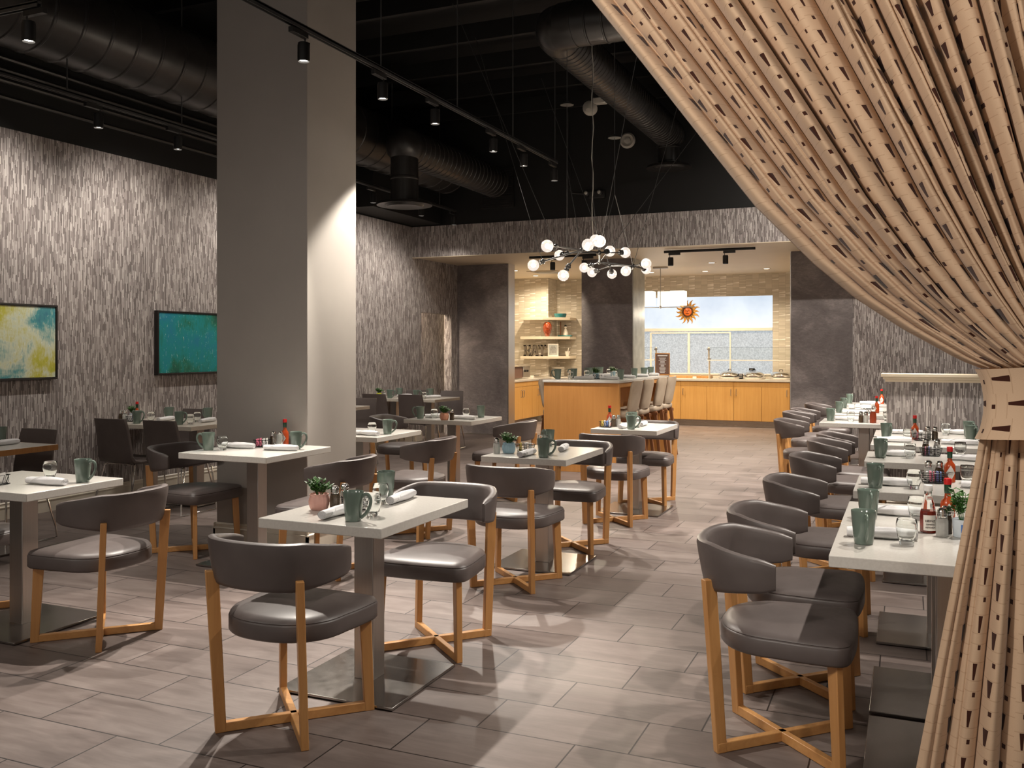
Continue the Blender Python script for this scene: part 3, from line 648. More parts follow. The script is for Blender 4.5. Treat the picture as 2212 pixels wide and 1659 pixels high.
def make_shell_chair():
    r = empty('shell_chair')
    prof = [(.235, .452), (.225, .462), (.12, .452), (0, .442), (-.10, .442), (-.165, .455), (-.20, .50), (-.215, .56), (-.235, .68), (-.26, .80), (-.275, .855)]
    out = []
    for i, (y, z) in enumerate(prof):
        p0 = prof[max(0, i-1)]; p1 = prof[min(len(prof)-1, i+1)]; d = Vector((p1[0]-p0[0], p1[1]-p0[1])).normalized(); out.append((-d[1]*-.0, z))
    rings = []
    for i, (y, z) in enumerate(prof):
        p0 = prof[max(0, i-1)]; p1 = prof[min(len(prof)-1, i+1)]; dy, dz = p1[0]-p0[0], p1[1]-p0[1]; L = math.hypot(dy, dz); ny, nz = dz/L, -dy/L  # towards underside/back
        t = .022; w = .215 if i < 7 else .215-.006*(i-6); cur = []
        wrap = .022 if z > .5 else .006
        for s in (-1, -.96, -.6, 0, .6, .96, 1):
            c = wrap*(abs(s)**2); k = 1 if abs(s) < .97 else .3
            cur.append((s*w, y+(-ny)*(-c)+ny*0, z+nz*-c*0 if z > .5 else z+c, k))
        top = [(x, yy, zz) for x, yy, zz, k in cur]; bot = [(x, yy-abs(ny)*t*k if z > .5 else yy+0, zz-abs(nz)*t*k if z <= .5 else zz) for x, yy, zz, k in reversed(cur)]
        if .44 < z < .56 and y < -.1: bot = [(x, yy-t*.7*k, zz-t*.7*k) for x, yy, zz, k in reversed(cur)]
        rings.append(top+bot)
    MB().loft(rings).build('seat_shell', M['shellleather'], r, smooth=60, bevel=.002)
    for s in (-1, 1):
        pts = [(s*.17, .17, .437), (s*.20, .19, .40), (s*.225, .215, .10), (s*.228, .22, .012), (s*.228, .19, .006), (s*.228, -.20, .006), (s*.228, -.235, .012), (s*.222, -.225, .10), (s*.19, -.15, .40), (s*.16, -.13, .434)]
        MB().tube(pts, .0075, 8).build('sled_leg', M['chrome'], r)
    MB().tube([(-.19, -.15, .415), (-.1, -.15, .428), (.1, -.15, .428), (.19, -.15, .415)], .006, 6).build('cross_wire', M['chrome'], r)
    return proto(r)
def make_bar_stool():
    r = empty('bar_stool')
    b = MB()
    rings = []
    for i in range(9):
        s = i/8; z = .74+.37*s; y = -.17-.07*s; w = .20+.015*s-(.02 if i in (0, 8) else 0); t = .022 if i not in (0, 8) else .012
        rings.append([(x*w, y-.02*abs(x)**2*-1+o, z) for x, o in ((-1, 0), (-.95, -t), (-.5, -t-.012), (0, -t-.016), (.5, -t-.012), (.95, -t), (1, 0), (.95, t), (.5, t-.008), (0, t-.012), (-.5, t-.008), (-.95, t))])
    b.loft(rings); b.build('backrest', M['stoolleather'], r, smooth=60)
    b = MB(); b.loft([[(x*(.205-i_), y*(.19-i_)+.01, z) for x, y in ((1, .8), (.85, 1), (-.85, 1), (-1, .8), (-1, -.8), (-.85, -1), (.85, -1), (1, -.8))] for i_, z in ((.02, .66), (0, .68), (0, .72), (.015, .74), (.06, .75))])
    b.build('seat', M['stoolleather'], r, smooth=60)
    for sx in (-1, 1):
        MB().hprism((sx*.20, .20, 0), (sx*.165, .15, .67), (0, 1), .035, .05, .032).build('leg', M['walnut'], r, bevel=.004)
        MB().hprism((sx*.20, -.24, 0), (sx*.165, -.16, .67), (0, 1), .035, .05, .032).build('leg', M['walnut'], r, bevel=.004)
        MB().box(sx*.175-.012, sx*.175+.012, -.20, .17, .62, .66).build('side_rail', M['walnut'], r, bevel=.004)
    MB().tube([(-.19, .18, .25), (.19, .18, .25)], .010, 8).build('footrest', M['steel'], r)
    return proto(r)
CH = make_barrel_chair(); SH = make_shell_chair(); ST = make_bar_stool()
def make_table(w, d, h, mat='quartz', edge=None, plate=.58, name='cafe_table'):
    r = empty(name); t = .042
    MB().box(-w/2, w/2, -d/2, d/2, h-t, h).build('tabletop', M[mat], r, bevel=.004, seg=3)
    if edge:
        b = MB(); e = .006
        for (x0, x1, y0, y1) in ((-w/2-e, w/2+e, -d/2-e, -d/2), (-w/2-e, w/2+e, d/2, d/2+e), (-w/2-e, -w/2, -d/2, d/2), (w/2, w/2+e, -d/2, d/2)): b.box(x0, x1, y0, y1, h-t, h-.001)
        b.build('wood_edging', M['wood'], r)
    MB().box(-.16, .16, -.16, .16, h-t-.012, h-t).build('mounting_plate', M['fix'], r)
    MB().box(-.05, .05, -.05, .05, .014, h-t-.012).build('post', M['steel'], r, bevel=.004)
    p = plate/2
    MB().box(-p, p, -p, p, .004, .016).build('base_plate', M['plate'], r, bevel=.002)
    MB().box(-p+.03, p-.03, -p+.03, p-.03, 0, .005).build('glide_pad', M['fix'], r)
    return proto(r)
TS = make_table(.61, .80, .778); TQ = make_table(.77, .75, .778); TR = make_table(.80, .62, .778); TN = make_table(.58, .79, .778, 'quartz2', None, .45)
TW = make_table(.62, .75, .778, 'quartz', True, .45); TP = make_table(.74, .74, .789)

# ================================================================= TABLES AND CHAIRS
T = {}
def table(key, pr, x, y, label, group=None, w=0, d=0, h=.778):
    place(pr, (x, y, 0), 0, label, 'table', group); T[key] = (x, y, h)
table('T1', TS, -2.245, 3.595, 'white quartz cafe table nearest the camera in the centre, with the pink pot')
table('T2', TS, -2.335, 6.03, 'white quartz cafe table with the blue pot, second in the centre line')
table('T3', TS, -2.32, 8.33, 'white quartz cafe table just in front of the wooden bar')
table('T4', TQ, -4.345, 8.60, 'square table with the coral pot, in front of the dark left stone pier')
table('T6', TQ, -4.34, 6.82, 'table half hidden behind the right side of the grey pillar')
table('T7', TP, -4.22, 5.275, 'square table pushed against the front of the grey pillar', h=.789)
table('T8', TR, -4.43, 3.575, 'white quartz table cut off by the left picture edge, in front')
table('T9', TW, -6.215, 4.675, 'wood-edged table under the yellow painting at the left edge')
table('T9b', TW, -6.87, 4.675, 'wood-edged table against the wall under the yellow painting, outside the left edge')
table('T10', TN, -6.365, 7.05, 'right one of two joined tables by the left wall, beside the pillar')
table('T10b', TN, -6.955, 7.05, 'left one of two joined tables by the left wall, with the hot sauce')
table('T5', TN, -6.395, 11.89, 'right one of two joined tables in the far left corner')
table('T5b', TN, -6.985, 11.89, 'left one of two joined tables in the far left corner, with the lime pot')
table('T6b', TN, -6.525, 9.60, 'table mostly hidden behind the pillar with only its right end showing')
for k, y, lab in (('R1', 3.718, 'nearest table of the right-hand row, beside the curtain'), ('R2', 4.345, 'second table of the right-hand row, joined to the nearest one'), ('R3', 5.32, 'third table of the right-hand row, with the tall hot sauce facing the camera'),
                  ('R4', 6.655, 'fourth table of the right-hand row, with only a sugar rack and shakers'), ('R5', 7.77, 'fifth table of the right-hand row, before the half-height partition'), ('R6', 8.50, 'sixth table of the right-hand row, touching the partition')):
    table(k, TR, .148, y, lab)
for k, y, lab in (('R7', 9.77, 'first table beyond the partition end, with the red ketchup bottle'), ('R8', 11.0, 'second table beyond the partition end'), ('R9', 11.75, 'third table beyond the partition end'), ('R10', 12.85, 'farthest table beyond the partition end, by the right stone pier')):
    table(k, TR, -.387, y, lab)
G1 = 'upholstered barrel chairs'
def chair(x, y, deg, label): place(CH, (x, y, 0), R(deg), label, 'chair', G1)
chair(-2.275, 3.08, 0, 'taupe barrel chair nearest the camera, back turned, at the centre front table')
chair(-2.205, 4.16, 183, 'taupe barrel chair on the far side of the centre front table')
chair(-2.31, 5.45, 0, 'taupe barrel chair, back turned, at the table with the blue pot')
chair(-2.33, 6.60, 180, 'taupe barrel chair on the far side of the table with the blue pot')
chair(-2.335, 7.72, 0, 'taupe barrel chair, back turned, at the table in front of the bar')
chair(-2.325, 8.80, 180, 'taupe barrel chair between the small white table and the bar')
chair(-3.69, 6.61, 92, 'taupe barrel chair at the table right of the pillar, back to the aisle')
chair(-3.60, 5.22, 93, 'taupe barrel chair right of the table that touches the pillar')
chair(-4.87, 5.38, -92, 'taupe barrel chair left of the table that touches the pillar')
chair(-3.73, 8.50, 90, 'taupe barrel chair at the right of the table with the coral pot')
chair(-5.00, 8.63, -80, 'taupe barrel chair at the left of the table with the coral pot')
chair(-3.89, 3.59, 90, 'taupe barrel chair at the right side of the front left table')
chair(-4.95, 3.60, -90, 'taupe barrel chair cut by the left picture edge, only its seat showing')
rr = [('R1', -.43, 3.66, 'nearest the camera'), ('R2', -.43, 4.30, 'second from the camera'), ('R3', -.42, 5.36, 'third from the camera'), ('R4', -.42, 6.60, 'fourth from the camera'), ('R5', -.41, 7.72, 'fifth from the camera'), ('R6', -.39, 8.34, 'sixth from the camera, last before the partition')]
for k, x, y, s in rr: chair(x, y, -90, 'taupe barrel chair in the right-hand row, '+s)
for x, y, s in ((-.93, 9.78, 'pale one nearest the partition'), (-.99, 11.0, 'second beyond the partition end'), (-.97, 11.6, 'third beyond the partition end'), (-.92, 12.78, 'farthest one by the right stone pier')): chair(x, y, -90, 'taupe barrel chair of the far right group, '+s.replace(' beyond the partition end', ' past the partition'))
G2 = 'dark shell chairs on wire sled legs'
def shell(x, y, deg, label): place(SH, (x, y, 0), R(deg), label, 'chair', G2)
shell(-6.76, 6.62, 0, 'dark shell chair left of two with backs to camera by the left wall')
shell(-6.17, 6.62, 0, 'dark shell chair next to the pillar, back to camera, by the left wall')
shell(-6.98, 7.48, 180, 'dark shell chair between the wall table and the teal painting, facing us')
shell(-6.38, 7.48, 180, 'dark shell chair at the far side of the wall table, hidden by the pillar')
shell(-6.42, 5.06, 180, 'dark shell chair behind the wood-edged table, facing us')
shell(-6.98, 11.55, 0, 'left dark shell chair with back to us in the far left corner')
shell(-6.40, 11.57, 0, 'right dark shell chair with back to us in the far left corner')
shell(-6.98, 12.32, 180, 'left dark shell chair against the far doorway side, facing us')
shell(-6.37, 12.30, 180, 'right dark shell chair facing us, beside the far doorway')
shell(-6.50, 10.02, 180, 'dark shell chair just right of the pillar behind the half hidden table')
G3 = 'beige bar stools'
for i, y in enumerate((10.93, 11.47, 12.17, 12.72)):
    place(ST, (-3.235, y, 0), R(90), 'beige bar stool at the right side of the bar, %s from the camera' % ordn[i], 'bar stool', G3)
place(ST, (-4.03, 11.0, 0), R(-90), 'beige bar stool at the left side of the bar, only its back edge visible', 'bar stool', G3)

# ================================================================= BAR AND BUFFET
BH = 1.115
r = empty('wooden_bar', (-3.63, 0, 0)); tag(r, 'freestanding cherry wood bar with white stone top', 'bar')
MB().box(-.48, .48, 10.59, 10.65, 0, BH-.03).build('end_panel', M['panel'], r, bevel=.003)
MB().box(-.48, .48, 13.02, 13.08, 0, BH-.03).build('end_panel', M['panel'], r, bevel=.003)
MB().box(-.10, .10, 10.65, 13.02, 0, BH-.03).build('centre_panel', M['panel'], r)
MB().box(-.478, .478, 10.592, 13.078, BH-.085, BH-.03).build('apron', M['panel'], r, bevel=.002)
MB().box(-.49, .49, 10.57, 13.10, BH-.03, BH).build('bar_top', M['quartz'], r, bevel=.004)
# buffet base cabinets
YC = 17.80
def cabinet(name, x0, x1, label, grp, hands):
    r = empty(name, (0, 0, 0)); tag(r, label, 'cabinet', grp)
    MB().box(x0+.002, x1-.002, YC+.02, YB, .12, .868).build('carcass', M['cab'], r)
    MB().box(x0+.002, x1-.002, YC, YC+.02, .775, .862).build('top_rail', M['cab'], r, bevel=.002)
    n = len(hands); w = (x1-x0)/n
    for i, hs in enumerate(hands):
        a = x0+i*w; d = MB().box(a+.003, a+w-.003, YC, YC+.02, .125, .770).build('door', M['cab'], r, bevel=.002)
        hx = a+w-.05 if hs > 0 else a+.05
        MB().tube([(hx, YC, .60), (hx, YC-.03, .605), (hx, YC-.03, .72), (hx, YC, .725)], .006, 6).build('handle', M['steel'], d)
    MB().box(x0, x1, YC+.06, YC+.075, .0, .12).build('kick_plate', M['kick'], r)
cabinet('base_cabinet', -5.15, -4.05, 'maple base cabinet partly behind the bar stools in the buffet', 'buffet base cabinets', (1, -1))
cabinet('base_cabinet', -4.05, -3.00, 'maple base cabinet with paired handles in the middle of the buffet front', 'buffet base cabinets', (1, -1)) if False else None
cabinet('base_cabinet', -4.05, -3.03, 'maple base cabinet with two doors, middle of the visible buffet front', 'buffet base cabinets', (-1, 1))
cabinet('base_cabinet', -3.03, -2.00, 'maple base cabinet with two doors next to the right stone pier', 'buffet base cabinets', (-1, 1))
cabinet('base_cabinet', -6.25, -5.15, 'maple base cabinet hidden behind the middle stone pier', 'buffet base cabinets', (1, -1))
MB
r = MB().box(-6.90, -1.63, YC-.02, YB, .87, .915).build('countertop', M['quartz2'], bevel=.004); tag(r, 'cream stone countertop along the back of the buffet under the frosted window', 'countertop')
XC = -6.89
def cabinet_l(y0, y1, label):
    r = empty('base_cabinet', (0, 0, 0)); tag(r, label, 'cabinet', 'left buffet cabinets')
    MB().box(-7.66, XC-.02, y0+.002, y1-.002, .12, .848).build('carcass', M['cab'], r); MB().box(XC-.02, XC, y0+.002, y1-.002, .755, .845).build('top_rail', M['cab'], r, bevel=.002)
    h = (y1-y0)/2
    for i in (0, 1):
        d = MB().box(XC-.02, XC, y0+i*h+.003, y0+(i+1)*h-.003, .125, .75).build('door', M['cab'], r, bevel=.002)
        hy = y0+h+(-.05 if i == 0 else .05)
        MB().tube([(XC, hy, .55), (XC+.03, hy, .555), (XC+.03, hy, .68), (XC, hy, .685)], .007, 6).build('handle', M['steel'], d)
    MB().box(-7.6, XC-.06, y0, y1, 0, .12).build('kick_plate', M['kick'], r)
cabinet_l(15.0, 16.05, 'maple base cabinet behind the left stone pier'); cabinet_l(16.05, 17.12, 'maple base cabinet with a pair of handles right of the left stone pier'); cabinet_l(17.12, 17.80, 'narrow maple base cabinet in the buffet corner behind the bar')
tag(MB().box(-7.67, XC+.02, 15.0, 17.78, .85, .895).build('countertop', M['quartz2'], bevel=.004), 'cream stone countertop along the left wall of the buffet', 'countertop')
# corner shelves
for z, lab in ((2.14, 'top cream corner shelf in the buffet'), (1.745, 'middle cream corner shelf in the buffet, with the amber vase'), (1.34, 'lowest cream corner shelf in the buffet, with the letters')):
    b = MB(); poly = [(-7.35, 17.88), (-7.35, 17.60), (-6.84, 17.58), (-6.40, 17.98), (-6.40, 18.38), (-6.83, 18.38), (-6.83, 17.88)]
    b.loft([[(x, y, z-.055) for x, y in poly], [(x, y, z) for x, y in poly]])
    tag(b.build('corner_shelf', M['ceilp'], smooth=0, bevel=.003), lab, 'shelf', 'corner shelves')
# things on the shelves
def lab(o, l, c, g=None): return tag(o, l, c, g)
o = MB().lathe([(.04, 0), (.045, .01), (.075, .08), (.095, .17), (.09, .24), (.06, .29), (.05, .295), (.04, .29)], 24).build('glass_vase', M['amber'], loc=(-6.80, 17.72, 1.745)); lab(o, 'amber brown glass vase on the middle corner shelf', 'vase')
r = empty('figurine', (-6.52, 18.05, 1.745)); lab(r, 'small figurine sitting on a teal base on the middle corner shelf', 'figurine')
MB().box(-.16, .14, -.05, .05, 0, .03).build('teal_base', M['teal'], r, bevel=.01)
b = MB(); b.lathe([(.05, .03), (.055, .07), (.03, .14), (.015, .17)], 14); b.sphere((0, 0, .20), .03, 12); b.build('body', M['porc'], r)
MB().sphere((0, 0, .215), .03, 10).build('hair', M['fix'], r)
MB().box(-.115, -.10, -.01, .01, .03, .31).build('mast', M['walnut'], r)
o = MB().lathe([(.11, 0), (.13, .05), (.13, .08), (.12, .08), (.11, .04)], 24).build('bowl', M['teal'], loc=(-6.60, 17.95, 2.14)); lab(o, 'dark teal bowl on the top corner shelf', 'bowl')
def letter(ch, x):
    b = MB(); h = .235; w = .15; t = .04; d = .045
    def bx(a, c, z0, z1): b.box(a, c, 0, d, z0, z1)
    if ch == 'E':
        bx(.02, .06, 0, h); bx(0, .15, 0, .03); bx(0, .15, h-.03, h); bx(.05, .12, h/2-.015, h/2+.015); bx(.125, .15, 0, .075); bx(.125, .15, h-.075, h); bx(.105, .125, h/2-.035, h/2+.035)
    if ch == 'A':
        for s, tt in ((-1, .016), (1, .024)):
            b.loft([[(.09+s*.065-tt, y, 0) for y in (0,)]+[(.09+s*.065+tt, 0, 0), (.09+s*.065+tt, d, 0), (.09+s*.065-tt, d, 0)], [(.09-tt+s*.008, 0, h), (.09+tt+s*.008, 0, h), (.09+tt+s*.008, d, h), (.09-tt+s*.008, d, h)]])
        bx(.05, .13, .075, .10); bx(0, .06, 0, .022); bx(.115, .185, 0, .022)
    if ch == 'T':
        bx(.06, .10, 0, h); bx(0, .16, h-.03, h); bx(0, .022, h-.08, h); bx(.138, .16, h-.08, h); bx(.035, .125, 0, .025)
    o = b.build('letter_'+ch.lower(), M['zinc'], loc=(x, 17.63, 1.34)); return o
for ch, x in (('E', -7.30), ('A', -7.145), ('T', -6.965)): lab(letter(ch, x), 'grey metal letter %s standing on the lowest corner shelf' % ch, 'letter', 'letters spelling EAT')
r = empty('picture_frame', (-6.70, 17.80, 1.34), R(30)); lab(r, 'small white picture frame leaning beside the letters on the shelf', 'picture frame')
b = MB()
for q in ((-.11, .11, 0, .02), (-.11, .11, .235, .255), (-.11, -.09, .02, .235), (.09, .11, .02, .235)): b.box(q[0], q[1], 0, .018, q[2], q[3])
b.build('frame', M['porc'], r); MB().box(-.09, .09, .004, .010, .02, .235).build('picture', M['pale'], r)
b = MB()
for i in range(5): b.tube([(-.05+i*.025, .002, .06), (-.06+i*.03, .002, .14), (-.03+i*.015, .002, .2)], .003, 5)
b.build('drawing_lines', M['brown'], r)
r = empty('mortar', (-6.47, 18.02, 1.34)); lab(r, 'small white mortar with a pestle at the right end of the lowest shelf', 'mortar')
MB().lathe([(.03, 0), (.045, .05), (.055, .10), (.048, .10), (.03, .04)], 16).build('mortar_cup', M['porc'], r); MB().cyl((0, 0, .05), (.03, 0, .17), .010, 8).build('pestle', M['porc'], r)
# left counter things
r = empty('toaster', (-7.25, 16.55, .895)); lab(r, 'conveyor toaster with wood-brown side on the left buffet counter', 'toaster')
MB().box(-.30, .28, -.28, .25, .02, .24).build('housing', M['brown'], r, bevel=.01); MB().box(-.28, .30, .25, .60, .03, .25).build('steel_front', M['steel'], r, bevel=.01)
MB().box(-.30, .32, -.28, .60, .245, .30).build('top_tray', M['chrome'], r, bevel=.01)
for y in (.32, .44): MB().cyl((.30, y, .16), (.325, y, .16), .022, 12).build('knob', M['fix'], r)
o = MB().lathe([(.03, 0), (.14, .015), (.15, .025), (.03, .01)], 24).build('plate', M['porc'], loc=(-7.05, 16.2, .90)); lab(o, 'white plate lying in front of the toaster', 'plate')
for i in range(9):
    o = MB().lathe([(.06, 0), (.10, .004), (.135, .018), (.135, .022), (.06, .008)], 24).build('dinner_plate', M['porc'], loc=(-6.66, 17.98, .916+i*.022)); lab(o, 'cream dinner plate in the buffet corner stack, %s' % ('bottom one' if i == 0 else 'top one' if i == 8 else ordn2[i]+' from the bottom'), 'plate', 'stack of dinner plates')
r = empty('sauce_pan', (-7.05, 17.45, .895)); lab(r, 'small steel sauce warmer between toaster and plates', 'pan')
MB().lathe([(.06, 0), (.07, .05), (.075, .055), (.065, .05), (.055, .01)], 18).build('pan_body', M['chrome'], r); MB().cyl((.06, 0, .045), (.16, .03, .06), .006, 6).build('handle', M['fix'], r)
# sneeze guards
def guard(x0, x1, y, side, label):
    r = empty('sneeze_guard', (0, 0, 0)); lab(r, label, 'sneeze guard', 'glass sneeze guards')
    px = x0 if side < 0 else x1
    MB().cyl((px, y, .915), (px, y, 1.27), .016, 10).build('post', M['ceilp'], r)
    MB().tube([(px-.02, y+.06, 1.27), (px+.005, y-.08, 1.52)], .016, 8).build('bracket_arm', M['ceilp'], r)
    MB().box(px-.03, px+.03, y-.10, y-.05, 1.47, 1.50).box(px-.04, px+.02, y+.03, y+.08, 1.285, 1.31).build('clamp', M['steel'], r)
    MB().box(x0, x1, y-.2, y+.22, 1.268, 1.280).build('glass_shelf', M['glass'], r); MB().box(x0, x1, y-.206, y-.2, 1.264, 1.284).build('edge_glint_strip', M['porc'], r)  # pale strip paints the bright glint along the glass edge
    Mx = Matrix.Translation((0, y, 1.28)) @ Matrix.Rotation(R(28), 4, 'X')
    MB().box(x0, x1, -.005, .003, 0, .27, Mx).build('glass_front', M['glass'], r)
guard(-3.52, -1.75, 17.95, -1, 'clear glass sneeze guard over the chafing dishes'); guard(-5.2, -4.56, 17.95, 1, 'clear glass sneeze guard right of the middle stone pier'); guard(-6.05, -5.3, 17.95, -1, 'clear glass sneeze guard left of the middle stone pier')
def make_chafer():
    r = empty('chafing_dish')
    MB().lathe([(.20, 0), (.21, .01), (.21, .03), (.20, .035)], 28).build('trivet', M['porc'], r)
    MB().lathe([(.13, .035), (.18, .05), (.185, .075), (.19, .08)], 28).build('pan', M['chrome'], r)
    MB().lathe([(.19, .08), (.185, .095), (.15, .13), (.08, .15), (.01, .155)], 28).build('lid', M['chrome'], r)
    MB().tube([(-.03, 0, .153), (-.025, 0, .185), (.025, 0, .185), (.03, 0, .153)], .006, 6).build('lid_handle', M['fix'], r)
    for s in (-1, 1): MB().tube([(s*.185, -.03, .075), (s*.22, -.03, .08), (s*.22, .03, .08), (s*.185, .03, .075)], .006, 6).build('side_handle', M['steel'], r)
    return proto(r)
CF = make_chafer()
for x, l in ((-3.14, 'round silver chafing dish, left one of three on the buffet'), (-2.68, 'round silver chafing dish, middle one of three on the buffet'), (-2.18, 'round silver chafing dish next to the right stone pier')): place(CF, (x, 18.0, .915), 0, l, 'chafing dish', 'chafing dishes')
for i, (x, w) in enumerate(((-2.92, .09), (-2.72, .11), (-4.50, .10))):
    r = empty('food_sign', (x, 17.93, .915 if i != 1 else 1.075)); lab(r, ['small dark food sign between the two left chafing dishes', 'small dark food sign on top of the middle chafing dish', 'small dark food sign seen between mugs at the end of the bar'][i], 'sign', 'buffet food signs')
    if i == 1: r.location.y = 18.0
    MB().box(-w/2, w/2, 0, .006, .0, .10 if i != 1 else .045).build('board', M['fix'], r)
    b = MB()
    for k in range(3 if i != 1 else 1): b.box(-w*.35, w*.3, -.002, .0, .03+k*.024 if i != 1 else .018, .038+k*.024 if i != 1 else .026)
    b.build('lettering', M['white'], r)
tag(MB().box(-4.35, -3.52, 18.05, 18.30, .915, .965).build('cutting_board', M['wood'], bevel=.004), 'long wooden board lying on the back counter under the window', 'board')
tag(MB().box(-3.85, -3.78, 17.96, 18.03, .915, .95).build('butter_dish', M['porc'], bevel=.006), 'tiny white dish in front of the wooden board', 'dish')
# copper sun on the glass
r = empty('sun_ornament', (-4.045, YB+.02, 2.235)); lab(r, 'copper sun with wavy rays hanging on the frosted window', 'wall ornament')
for k in range(16):
    a = 2*PI*k/16; b = MB(); pts = []; rs = []
    for s in range(9):
        q = s/8; rad = .125+.135*q*(1 if k % 2 else .82); w = .10*math.sin(q*PI*1.2)*(.5+q*.5)+a; pts.append((rad*math.cos(w), -.02, rad*math.sin(w))); rs.append(max(.0012, .0185*(1-q)**.8))
    b.tube(pts, .01, 8, rs=rs, sy=1.7); b.build('ray', M['sun'], r)
b = MB(); Rx = Matrix.Rotation(R(90), 4, 'X')
b.lathe([(.125, -.005), (.125, .012), (.115, .02), (.09, .02), (.085, .01)], 32, M4=Rx); b.build('rim', M['sundark'], r)
for k in range(24):
    pass
b = MB()
for k in range(24): b.sphere((.112*math.cos(2*PI*k/24), -.022, .112*math.sin(2*PI*k/24)), .009, 6)
b.build('beads', M['sun'], r)
MB().lathe([(.085, .0), (.08, .02), (.05, .032), (.001, .036)], 28, M4=Rx).build('face', M['sunface'], r)
b = MB(); b.sphere((-.03, -.036, .02), .009, 8).sphere((.03, -.036, .02), .009, 8); b.tube([(-.03, -.036, -.03), (0, -.04, -.036), (.03, -.036, -.03)], .005, 6); b.tube([(0, -.038, .02), (0, -.05, -.008)], .006, 6)
b.build('features', M['sundark'], r)

# ================================================================= PAINTINGS
for (y0, y1, z0, z1, mt, lb) in ((5.02, 6.19, 1.218, 1.901, 'art1', 'framed abstract painting in yellow, green and blue at the left edge'), (7.43, 8.60, 1.219, 1.902, 'art2', 'framed abstract painting in teal left of the pillar')):
    r = empty('painting', (XW, (y0+y1)/2, (z0+z1)/2)); tag(r, lb, 'painting'); hy = (y1-y0)/2; hz = (z1-z0)/2; b = MB(); f = .018
    for (a, c, e, g) in ((-hy, hy, -hz, -hz+f), (-hy, hy, hz-f, hz), (-hy, -hy+f, -hz+f, hz-f), (hy-f, hy, -hz+f, hz-f)): b.box(.001, .055, a, c, e, g)
    b.build('frame', M['frame'], r, bevel=.002); MB().box(.001, .045, -hy+f+.004, hy-f-.004, -hz+f+.004, hz-f-.004).build('canvas', M[mt], r)

# ================================================================= TABLEWARE PROTOTYPES
def make_mug():
    b = MB(); b.lathe([(.030, 0), (.035, .002), (.0365, .012), (.040, .05), (.0445, .10), (.047, .128), (.0465, .131), (.044, .129), (.041, .10), (.0365, .05), (.032, .012), (.001, .010)], 30, cap0=True, cap1=False)
    r = b.build('coffee_mug', M['mug'], smooth=50)
    pts = [(.043, 0, .108), (.060, 0, .121), (.078, 0, .115), (.086, 0, .094), (.081, 0, .066), (.064, 0, .038), (.0385, 0, .016)]
    # smooth the handle
    sm = []
    P = [Vector(p) for p in pts]
    for i in range(len(P)-1):
        a = P[max(0, i-1)]; p, q = P[i], P[i+1]; d = P[min(len(P)-1, i+2)]
        for k in range(4):
            t = k/4; sm.append(.5*((2*p)+(-a+q)*t+(2*a-5*p+4*q-d)*t*t+(-a+3*p-3*q+d)*t**3))
    sm.append(P[-1]); MB().tube(sm, .0058, 10, sy=1.35).build('handle', M['mug'], r, smooth=60)
    return proto(r)
def make_tumbler():
    b = MB(); b.lathe([(.024, 0), (.0255, .003), (.026, .012), (.033, .034), (.0375, .06), (.0375, .075), (.0345, .094), (.0335, .096), (.033, .094), (.036, .074), (.036, .06), (.031, .036), (.023, .016), (.001, .014)], 28, cap0=True, cap1=False)
    return proto(b.build('water_glass', M['glass'], smooth=60))
def make_napkin():
    rings = []; n = 40; L = .25
    for i in range(15):
        s = i/14; y = (s-.5)*L; k = 1-.10*math.sin(s*PI*2.2+.6)-(.10 if i in (0, 14) else 0)
        ring = []
        for j in range(n):
            a = 2*PI*j/n; rr = .0215*k*(1+.05*math.sin(3*a+s*5)+.03*math.sin(7*a-s*3)); x = rr*math.cos(a)*1.18; z = .0205+rr*math.sin(a)*.95
            ring.append((x, y, max(.0008, z)))
        rings.append(ring)
    b = MB(); b.loft(rings, False, False)
    for y, sg in ((-L/2, -1), (L/2, 1)):         # rolled ends as spirals
        pts = []
        for k in range(46):
            a = k/45*2*PI*3.1; rr = .003+.0155*k/45; pts.append((rr*math.cos(a)*1.15, y-sg*.001, .0205+rr*math.sin(a)*.95))
        b.tube(pts, .0017, 5)
        b.loft([[(.0195*1.15*math.cos(2*PI*j/20), y-sg*.004, .0205+.0195*.95*math.sin(2*PI*j/20)) for j in range(20)], [(.001*math.cos(2*PI*j/20), y-sg*.006, .0205+.001*math.sin(2*PI*j/20)) for j in range(20)]], False, False)
    pts = [(.0262*math.cos(a), -L/2+.03+(.13)*(a+.4)/3.6, .0205+.0225*math.sin(a)) for a in [(-.4+3.6*i/12) for i in range(13)]]
    b.tube(pts, .0016, 5)
    return proto(b.build('napkin_roll', M['napkin'], smooth=60))
def make_shaker(kind):
    r = empty(kind+'_shaker')
    MB().lathe([(.019, 0), (.0215, .003), (.0215, .055), (.0185, .066), (.0165, .070)], 8).build('contents', M[kind], r, smooth=0)
    MB().lathe([(.0205, 0), (.0235, .002), (.0235, .060), (.0195, .074), (.0175, .080)], 8).build('glass_jar', M['glass'], r, smooth=0)
    MB().lathe([(.018, .074), (.0185, .080), (.0175, .088), (.0195, .090), (.0185, .10), (.012, .108), (.001, .110)], 18).build('metal_cap', M['chrome'], r)
    return proto(r)
